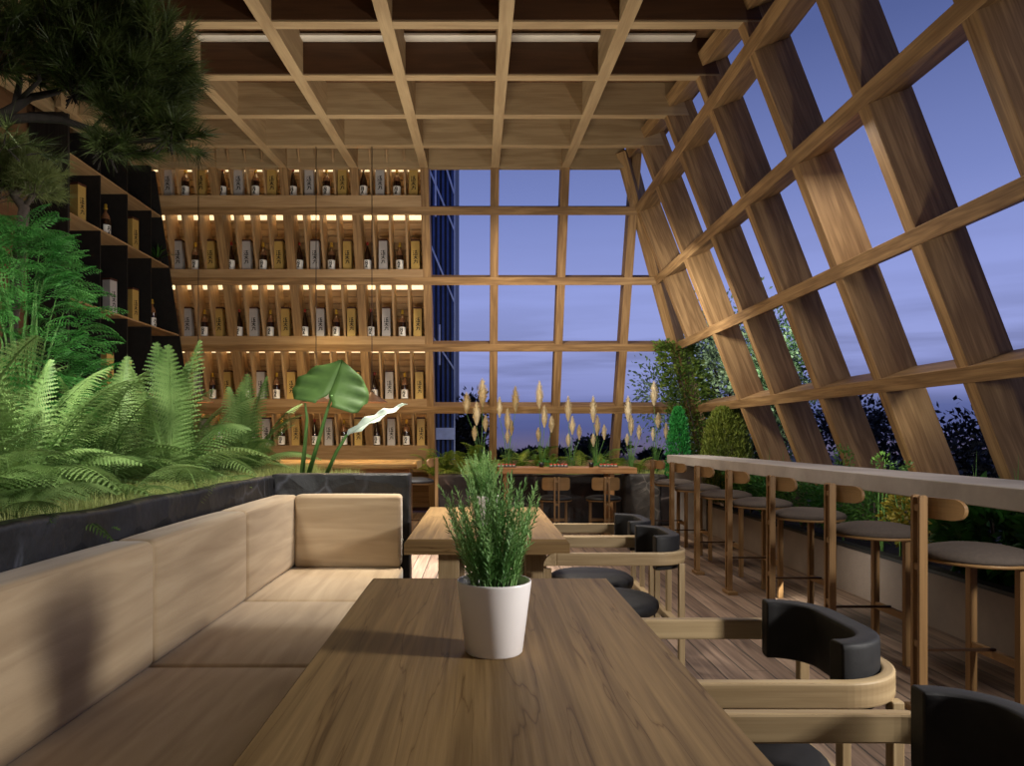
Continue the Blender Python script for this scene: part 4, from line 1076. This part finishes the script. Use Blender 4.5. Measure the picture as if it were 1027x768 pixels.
PL = [[(468, 395, 415, 8), (484, 381, 408, 10), (478, 405, 427, 8), (487, 418, 433, 6), (476, 429, 442, 6)], [(501, 400, 419, 6), (517, 389, 413, 8), (509, 411, 433, 7), (513, 423, 437, 5), (509, 433, 445, 5)],
      [(541, 384, 410, 8), (546, 408, 429, 7), (553, 419, 434, 6), (540, 431, 443, 5)], [(570, 399, 423, 7), (574, 419, 436, 6), (581, 428, 441, 5), (570, 437, 448, 5)],
      [(595, 399, 424, 7), (599, 418, 437, 6), (606, 428, 441, 5), (595, 437, 448, 5)], [(630, 399, 423, 7), (633, 418, 437, 6), (641, 428, 441, 5), (629, 437, 447, 4)],
      [(656, 384, 407, 8), (660, 416, 429, 7), (668, 426, 440, 5), (655, 431, 442, 4)]]
BX = [483, 509, 543, 573, 598, 633, 658]
PN = ['nearest the blue building, above the rosemary', 'right of the first window mullion', 'before the second window mullion', 'left of the middle lower pane', 'right of the dark distant tree', 'right of the third window mullion', 'beside the corner foliage']
for ci, (bx, pl, nm) in enumerate(zip(BX, PL, PN)):
    Yg = 10.55; o0 = at(bx, 470, Yg); o0.z = .69; tt = thing('plume_grass', o0, 'tall grass with cream plumes ' + nm, 'grass', 'plume grasses')
    for x, yt, yb, w in pl:
        a = at(x, yt, Yg) - o0; b = at(x, yb, Yg) - o0; W = w / 2 * Yg / F
        m = MB(); ax = (a - b); n = 7
        m.tube([b + ax * (i / n) for i in range(n + 1)], [W * .72 * s for s in (.12, .55, .88, 1, .9, .7, .40, .05)], 8, False)
        for j in range(320):
            f = R.random(); c = b + ax * f; an = R.uniform(0, 6.28); rr = W * (math.sin(PI * min(1, f * .9 + .08)) ** .8); d = Vector((math.cos(an), math.sin(an), 0))
            q = c + d * rr * .6; m.tri(q + Vector((0, 0, -.004)), q + Vector((-d.y, d.x, 0)) * .006 + Vector((0, 0, .004)), q + d * rr * .6 + Vector((0, 0, .045)))
        m.build('plume', M['plume'], tt)
        root = Vector((R.uniform(-.03, .03), R.uniform(-.03, .03), 0)); m = MB(); mid = Vector((b.x * .35, b.y * .35, b.z * .6)); m.tube([root, mid, b], [.006, .005, .003], 5, False); m.build('stem', M['stemg'], tt)
    m = MB()
    for j in range(22):
        a = R.uniform(0, 6.28); L = R.uniform(.25, .6); sp = R.uniform(.05, .25); d = Vector((math.cos(a), math.sin(a), 0)); s = Vector((-d.y, d.x, 0))
        m.ribbon([Vector((0, 0, 0)), d * sp * .4 + Vector((0, 0, L * .6)), d * sp + Vector((0, 0, L))], [.008, .008, .001], d)
    m.build('blades', M['stemg'], tt)

# corner trees and cypresses
def cone_fn(h, r0, zb=0.0, pw=.6):
    def fn(r):
        f = r.random() ** .8; rad = r0 * (1 - f) ** pw * min(1, .5 + f * 5) * r.uniform(.45, 1); a = r.uniform(0, 6.28)
        return (rad * math.cos(a), rad * math.sin(a), zb + h * f), Vector((math.cos(a) * .6, math.sin(a) * .6, .8))
    return fn
t = thing('cypress', at(681, 470, 10.05) * 1.0, 'small bright green cypress at the far end of the counter', 'shrub'); t.location.z = .33
t.location = (2.80, 10.12, 0); 
t = t; leafcloud(5200, cone_fn(1.05, .20, .62, .35), .045, 1, .35, .5).build('foliage', M['leafcyp2'], t); stems((0, 0, 0), [(0, 0, 1.3), (.05, 0, 1.2)], .02, .006, 1).build('stems', M['bark'], t)
t = thing('cypress', (3.02, 9.35, .33), 'broad olive green cypress before the corner post', 'shrub')
t.location = (3.28, 9.55, .33)
leafcloud(11000, cone_fn(1.27, .42, .05, .30), .055, 2, .3, .6).build('foliage', M['leafcyp'], t); stems((0, 0, 0), [(0, 0, 1.25), (.15, 0, 1.1), (-.15, .05, 1.1)], .025, .008, 2).build('stems', M['bark'], t)
# climber on the corner post
t = thing('climbing_vine', (3.55, 11.2, .7), 'yellow-green climber wrapping the corner post', 'vine')
def vfn(r):
    f = r.random(); h = -.6 + 2.0 * f; w = .14 + .26 * (1 - abs(f - .5)) * r.random()
    p = P(xw(h) - .02, yw(h) - .1, h) - Vector((3.55, 11.2, .7)); a = r.uniform(0, 6.28)
    return (p.x + math.cos(a) * w * 1.1, p.y + math.sin(a) * w * .6 - .1, p.z), Vector((math.cos(a), math.sin(a) - .4, .2))
leafcloud(5200, vfn, .07, 5, .5, .1).build('foliage', M['vine'], t)
m = MB(); m.tube([P(xw(h) - .05, yw(h) - .14 + .02 * math.sin(h * 9), h) - Vector((3.55, 11.2, .7)) for h in [-.57 + .2 * i for i in range(10)]], [.02 - .0015 * i for i in range(10)], 6); m.build('stem', M['bark'], t)
# tree outside the corner
def tree(name, loc, label, H, rad, n, size, mat, seed, trunk=.1, shell=.2, group=None, cz=None, sparse=None):
    t = thing(name, loc, label, 'tree', group); r = random.Random(seed); cz = cz or H - rad[2]
    cl = []
    for _ in range(16):
        v = Vector((r.gauss(0, .5), r.gauss(0, .5), r.gauss(0, .5))); 
        if v.length > 1: v.normalize()
        cl.append(Vector((v.x * rad[0], v.y * rad[1], cz + v.z * rad[2])))
    def fn(rr):
        c = cl[rr.randrange(len(cl))]; v = Vector((rr.gauss(0, .4), rr.gauss(0, .4), rr.gauss(0, .4))); s = .55
        p = c + Vector((v.x * rad[0] * s, v.y * rad[1] * s, v.z * rad[2] * s)); return p, v.normalized()
    leafcloud(n, fn, size, seed, .5, .1).build('crown', mat, t)
    stems((0, 0, 0), [tuple(c) for c in cl], trunk, trunk * .2, seed, 6).build('trunk', M['darkbark'], t); return t
tree('tree', (4.3, 12.7, -.3), 'leafy green tree outside beyond the corner post', 3.9, (1.15, .9, 1.5), 17000, .085, M['leaftree'], 31, .07, cz=2.2)
tree('tree', (4.7, 11.6, -.3), 'slim leafy tree outside behind the far mullions', 3.8, (.42, .5, 1.2), 4500, .085, M['leaftree'], 32, .05, cz=2.5)
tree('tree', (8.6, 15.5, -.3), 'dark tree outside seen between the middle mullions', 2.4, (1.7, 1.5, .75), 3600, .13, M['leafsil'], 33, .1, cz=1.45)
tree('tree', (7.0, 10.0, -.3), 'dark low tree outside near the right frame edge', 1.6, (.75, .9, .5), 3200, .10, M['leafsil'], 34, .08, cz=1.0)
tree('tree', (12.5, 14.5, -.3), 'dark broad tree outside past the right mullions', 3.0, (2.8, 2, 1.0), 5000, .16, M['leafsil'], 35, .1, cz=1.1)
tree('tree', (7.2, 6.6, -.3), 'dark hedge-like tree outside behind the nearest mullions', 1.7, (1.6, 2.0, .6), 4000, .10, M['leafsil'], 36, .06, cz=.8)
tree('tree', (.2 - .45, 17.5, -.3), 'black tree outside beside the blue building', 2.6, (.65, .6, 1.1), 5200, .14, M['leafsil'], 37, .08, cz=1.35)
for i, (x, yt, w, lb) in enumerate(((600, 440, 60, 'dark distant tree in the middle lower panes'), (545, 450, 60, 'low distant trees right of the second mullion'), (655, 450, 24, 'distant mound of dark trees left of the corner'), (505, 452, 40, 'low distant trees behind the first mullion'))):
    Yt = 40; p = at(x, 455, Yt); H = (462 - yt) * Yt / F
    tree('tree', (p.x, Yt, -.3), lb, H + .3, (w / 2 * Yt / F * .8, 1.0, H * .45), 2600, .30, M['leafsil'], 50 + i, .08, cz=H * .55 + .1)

# ground outside and building
m = MB(); m.box(-14, 40, 12.3, 60, -.6, -.3, 0); tag(m.build('ground', M['earth']), 'brown open ground beyond the far windows', 'ground', kind='structure')
m = MB(); m.box(4.6, 40, -4, 12.3, -.6, -.3, 1); tag(m.build('ground', M['earth']), 'dark ground outside the slanting wall', 'ground', kind='structure')
t = thing('building', (-2.3, 17, -.3), 'narrow blue ribbed building with white diagonal braces outside left windows', 'building')
def bl(m, name, mat):
    o = m.build(name, mat, t); o.location = (2.3, -17, .3); return o
XR = -.56; m = MB(); m.box(-4.2, XR - .01, 16.1, 20, -.3, 11, 2); bl(m, 'wall', M['bluedark'])
m = MB(); x = XR - .02
while x > -2.2:
    m.box(x - .05, x, 16.03, 16.1, -.3, 11, 2); x -= .105
bl(m, 'cladding', M['blue'])
m = MB(); m.box(XR - .012, XR + .012, 16.0, 16.1, -.3, 11, 2); bl(m, 'corner_trim', M['white'])
m = MB(); m.box(XR - 1.2, XR, 15.96, 16.02, CZ - .06, CZ + .20, 0); bl(m, 'canopy_band', M['white'])
for z0_, z1_ in ((3.0, 1.5), (5.4, 3.0), (7.0, 4.6), (8.6, 5.4)):
    m = MB(); m.beam((XR - 1.0, 15.96, CZ + z0_), (XR, 15.96, CZ + z1_), (0, 1, 0), .03, .035); bl(m, 'brace', M['white'])
for xx, za, zb in ((XR - .42, 4.9, 9), (XR - .55, 4.6, 9), (XR - .33, 1.6, 2.5)):
    m = MB(); m.box(xx - .02, xx + .02, 15.97, 16.03, CZ + za, CZ + zb, 2); bl(m, 'upright', M['white'])

# ------------------------------------------------------------------ far wooden table and chairs
t = thing('wooden_counter', (1.18, 9.9, 0), 'long low oak counter table in front of the far rock planter', 'table')
m = MB(); m.box(-.93, .93, -.3, .3, .775, .855, 0); m.build('tabletop', M['counterwood'], t, .006)
for x, yl in ((-.82, -.2), (.6, -.24), (-.82, .2), (.6, .2)):
    m = MB(); m.box(x - .03, x + .03, yl - .03, yl + .03, 0, .775, 2); m.build('leg', M['counterwood'], t, .003)
def low(loc, lb, rz): return stool('low_chair', loc, lb, rz, .76, .50, M['leather'], 'low chairs at the far counter', .082, .035)
# backs toward the camera, seats toward +Y
lc = low((.98, 9.12, 0), 'dark-seated wooden chair at the left of the far oak counter', PI / 2)
dup(lc, (1.62, 9.12, 0), PI / 2, 'dark-seated wooden chair at the right of the far oak counter')
# sushi boards, cups
def board(x, lb):
    p = at(x, 468, 9.85); t = thing('serving_board', (p.x, 9.85, .855), lb, 'plate'); m = MB(); m.box(-.13, .13, -.06, .06, 0, .012, 0); m.build('board', M['darkware'], t, .003); return p.x
def sushi(x, y, z, lb):
    t = thing('sushi', (x, y, z), lb, 'food', 'sushi on the far counter')
    m = MB(); m.rbox(-.016, .016, -.03, .03, 0, .02, .008, 1); m.build('rice', M['rice'], t)
    m = MB(); m.rbox(-.019, .019, -.036, .036, .0195, .033, .006, 1); m.build('fish', M['sushi'], t); return t
first = None
for bi, (x, lb) in enumerate(((508, 'left end'), (560, 'middle'), (610, 'right end'))):
    bx = board(x, 'small dark serving board at the %s of the far counter' % lb)
    for k in range(5):
        L = (bx - .1 + .05 * k, 9.85, .867); l2 = 'red-topped sushi piece on the %s serving board' % lb
        if first is None: first = sushi(*L, l2)
        else: dup(first, L, 0, l2)
cp = None
for x, lb in ((543, 'left'), (593, 'right')):
    p = at(x, 468, 9.8); L = (p.x, 9.8, .855)
    if cp is None:
        cp = thing('cup', L, 'small black cup between the sushi boards, %s one' % lb, 'cup'); m = MB(); m.lathe([(0, 0), (.03, 0), (.035, .065), (.031, .065), (.027, .008), (0, .008)], 16); m.build('cup_body', M['darkware'], cp)
    else: dup(cp, L, 0, 'small black cup between the sushi boards, %s one' % lb)
# trailing leaves between boards
for i, (x, lb) in enumerate(((550, 'left'), (603, 'right'))):
    p = at(x, 468, 10.02); tt = thing('garnish_leaves', (p.x, 10.02, .855), 'bright green garnish leaves on the far counter, %s bunch' % lb, 'leaves')
    leafcloud(60, ellip((0, 0, .03), (.14, .05, .03), 0), .06, i, .4, .0).build('foliage', M['bright'], tt)

# ------------------------------------------------------------------ sake bar slab and pendants
t = thing('bar_slab', (-2.4, 9.3, 0), 'glowing live-edge timber sake bar below the backlit shelves', 'counter')
m = MB(); n = 40; prof = []
for i in range(n + 1):
    x = -1.8 + 3.42 * i / n; a = .05 * noise.noise(Vector((x * 1.7, 0, 0))) + .02 * noise.noise(Vector((x * 6, 3, 0))); prof.append((x, -.38 + a, .38))
b = len(m.v)
for x, ya_, yb_ in prof: m.v.extend([(x, ya_ + .03, .87), (x, ya_, .91), (x, ya_ + .04, .965), (x, yb_, .965), (x, yb_, .87)])
for i in range(n):
    for k in range(5):
        k2 = (k + 1) % 5; m.face([b + i * 5 + k, b + (i + 1) * 5 + k, b + (i + 1) * 5 + k2, b + i * 5 + k2][::-1], [(i * .09, k * .2), (i * .09 + .09, k * .2), (i * .09 + .09, k * .2 + .2), (i * .09, k * .2 + .2)][::-1], k < 2)
m.face([b, b + 1, b + 2, b + 3, b + 4]); e = b + n * 5; m.face([e + 4, e + 3, e + 2, e + 1, e])
m.build('slab_top', M['slabwood'], t)
m = MB(); m.box(-1.75, 1.5, -.1, .3, 0, .872, 0); m.build('cabinet', M['counterwood'], t)
for x, lb in ((199, 'left, above the ferns'), (317, 'middle, behind the alocasia leaf'), (373, 'right, beside the alocasia leaf')):
    Yl = 9.0; p = at(x, 398, Yl); t = thing('pendant_lamp', (p.x, Yl, zc(Yl) + CZ - .0), 'brown conical pendant lamp on a thin dark cable, ' + lb, 'lamp', 'pendants over the sake bar')
    dz = 1.70 - (zc(Yl) + CZ)
    m = MB(); m.tube([(0, 0, 0.0), (0, 0, dz + .12)], .0055, 6); m.build('cable', M['cable'], t)
    m = MB(); m.lathe([(0, dz + .13), (.02, dz + .13), (.03, dz + .11), (.19, dz + .01), (.195, dz), (.185, dz + .004), (.03, dz + .10), (0, dz + .10)], 32); m.build('lamp_shade', M['shade'], t)
    m = MB(); m.lathe([(0, dz + .03), (.025, dz + .035), (.036, dz + .06), (.025, dz + .085), (0, dz + .095)], 14); m.build('bulb', M['shadein'], t)
    ld = bpy.data.lights.new('pendant_light', 'POINT'); ld.energy = 9; ld.color = (1, .60, .30); ld.shadow_soft_size = .05
    lo_ = bpy.data.objects.new('pendant_light', ld); lo_.location = (p.x, Yl, 1.66); COL.objects.link(lo_)

# ------------------------------------------------------------------ lights
def area(name, loc, target, size, energy, color, sy=None):
    ld = bpy.data.lights.new(name, 'AREA'); ld.energy = energy; ld.color = color; ld.size = size
    if sy: ld.shape = 'RECTANGLE'; ld.size_y = sy
    o = bpy.data.objects.new(name, ld); o.location = loc; o.rotation_euler = (Vector(target) - Vector(loc)).to_track_quat('-Z', 'Y').to_euler(); COL.objects.link(o); return o
area('key_lamp', (2.55, 1.1, 1.75), (-1.16, 2.9, .7), .32, 98, (1.0, .96, .89))
area('room_fill', (-1.0, -1.2, 2.8), (-.5, 5.0, 2.0), 1.4, 8, (1.0, .93, .82))  # unseen fill light added behind the camera
area('ceiling_fill', (-.8, 7.0, 1.4), (-.8, 7.2, 4.0), 2.6, 98, (1.0, .93, .80), 2.6)  # upward fill without a fitting, added to brighten the beam soffits
pl_ = area('plant_fill', (-1.75, 2.0, 2.5), (-2.35, 4.0, 1.2), .5, 22, (1.0, .97, .90)); pl_.data.spread = 1.5  # fill with no fitting, added to lift the ferns
al_ = area('aisle_lamp', (-.5, 7.1, 3.5), (-.5, 7.1, 0), .3, 80, (1.0, .95, .88)); al_.data.spread = 1.0
area('counter_fill', (1.6, 5.2, 3.3), (1.9, 5.2, 0.0), .3, 46, (1.0, .93, .86), 3.0)  # unseen fill light added above the concrete counter
area('planter_fill', (2.9, 5.6, .89), (3.4, 5.6, .55), .06, 13, (1.0, .96, .84), 6.0)  # made-up light under the countertop, brightens the planter shrubs
area('corner_fill', (1.9, 8.4, 2.9), (3.1, 10.2, 1.6), .3, 45, (1.0, .95, .86))  # fill added so the vine and cypresses come out less dark
area('far_fill', (.4, 8.8, 3.9), (.4, 10.2, .6), .5, 60, (1.0, .84, .64))  # unseen fill added toward the far counter and rock planter
area('bar_fill', (-2.2, 9.2, 2.9), (-2.2, 9.2, 1.0), .3, 45, (1.0, .78, .42), 2.4)  # extra unseen light added to brighten the slab beyond the pendants
tl_ = area('table_fill', (-.2, 4.9, 3.5), (-.2, 4.9, 0), .4, 36, (1.0, .92, .80)); tl_.data.spread = 1.25  # added light high over the second table, no fitting there
area('garden_fill', (4.3, 10.9, 2.6), (4.6, 12.9, 2.2), .6, 38, (1.0, .98, .92))  # unseen light added outside to brighten the trees

# ------------------------------------------------------------------ sky
w = bpy.data.worlds.new('World'); sc.world = w; w.use_nodes = True; t = NT(w); bg = t.n['Background']
tc = t.add('ShaderNodeTexCoord'); sp = t.add('ShaderNodeSeparateXYZ'); t.link(tc.outputs['Generated'], sp.inputs[0])
mr = t.add('ShaderNodeMath', operation='MULTIPLY_ADD'); t.link(sp.outputs['Z'], mr.inputs[0]); mr.inputs[1].default_value = 0.8; mr.inputs[2].default_value = 0.2
def zz(z): return z * .8 + .2
rp_ = ramp(t, mr.outputs[0], [(0.0, srgb((30, 28, 34))), (zz(-.03), srgb((70, 58, 72))), (zz(-.012), srgb((104, 96, 126))), (zz(.012), srgb((82, 90, 142))), (zz(.04), srgb((90, 102, 158))), (zz(.055), srgb((132, 140, 196))),
                              (zz(.12), srgb((150, 160, 218))), (zz(.2), srgb((146, 158, 220))), (zz(.3), srgb((120, 134, 194))), (zz(.46), srgb((84, 98, 152))), (1.0, srgb((40, 54, 104)))])
mp = t.add('ShaderNodeMapping'); mp.inputs['Scale'].default_value = (2.2, 2.2, 26); t.link(tc.outputs['Generated'], mp.inputs[0])
nz = t.add('ShaderNodeTexNoise', Scale=1.6, Detail=5.0); t.link(mp.outputs[0], nz.inputs['Vector'])
cr = ramp(t, nz.outputs['Fac'], [(0.42, (0, 0, 0, 1)), (0.62, (1, 1, 1, 1))])
el = ramp(t, mr.outputs[0], [(zz(0.0), (.2, .2, .2, 1)), (zz(.08), (.7, .7, .7, 1)), (zz(.18), (.15, .15, .15, 1)), (zz(.3), (0, 0, 0, 1))])
mu = t.add('ShaderNodeMath', operation='MULTIPLY'); t.link(cr.outputs[0], mu.inputs[0]); t.link(el.outputs[0], mu.inputs[1])
mx = t.add('ShaderNodeMixRGB'); t.link(mu.outputs[0], mx.inputs[0]); t.link(rp_.outputs[0], mx.inputs[1]); mx.inputs[2].default_value = srgb((104, 110, 152))
t.link(mx.outputs[0], bg.inputs['Color']); bg.inputs['Strength'].default_value = 1.0

# ------------------------------------------------------------------ camera
cd = bpy.data.cameras.new('Camera'); cam = bpy.data.objects.new('Camera', cd); COL.objects.link(cam); sc.camera = cam
cam.location = (0, 0, CZ); cam.rotation_euler = (PI / 2, 0, 0); cd.sensor_width = 36; cd.lens = 36 * F / 1027
cd.shift_x = (513.5 - VX) / 1027; cd.shift_y = -(384 - VY) / 1027; cd.clip_end = 300; cd.clip_start = .05
sc.view_settings.view_transform = 'Standard'; sc.view_settings.look = 'None'; sc.view_settings.exposure = 0.0; sc.view_settings.gamma = 1.0
sc.view_settings.use_curve_mapping = False
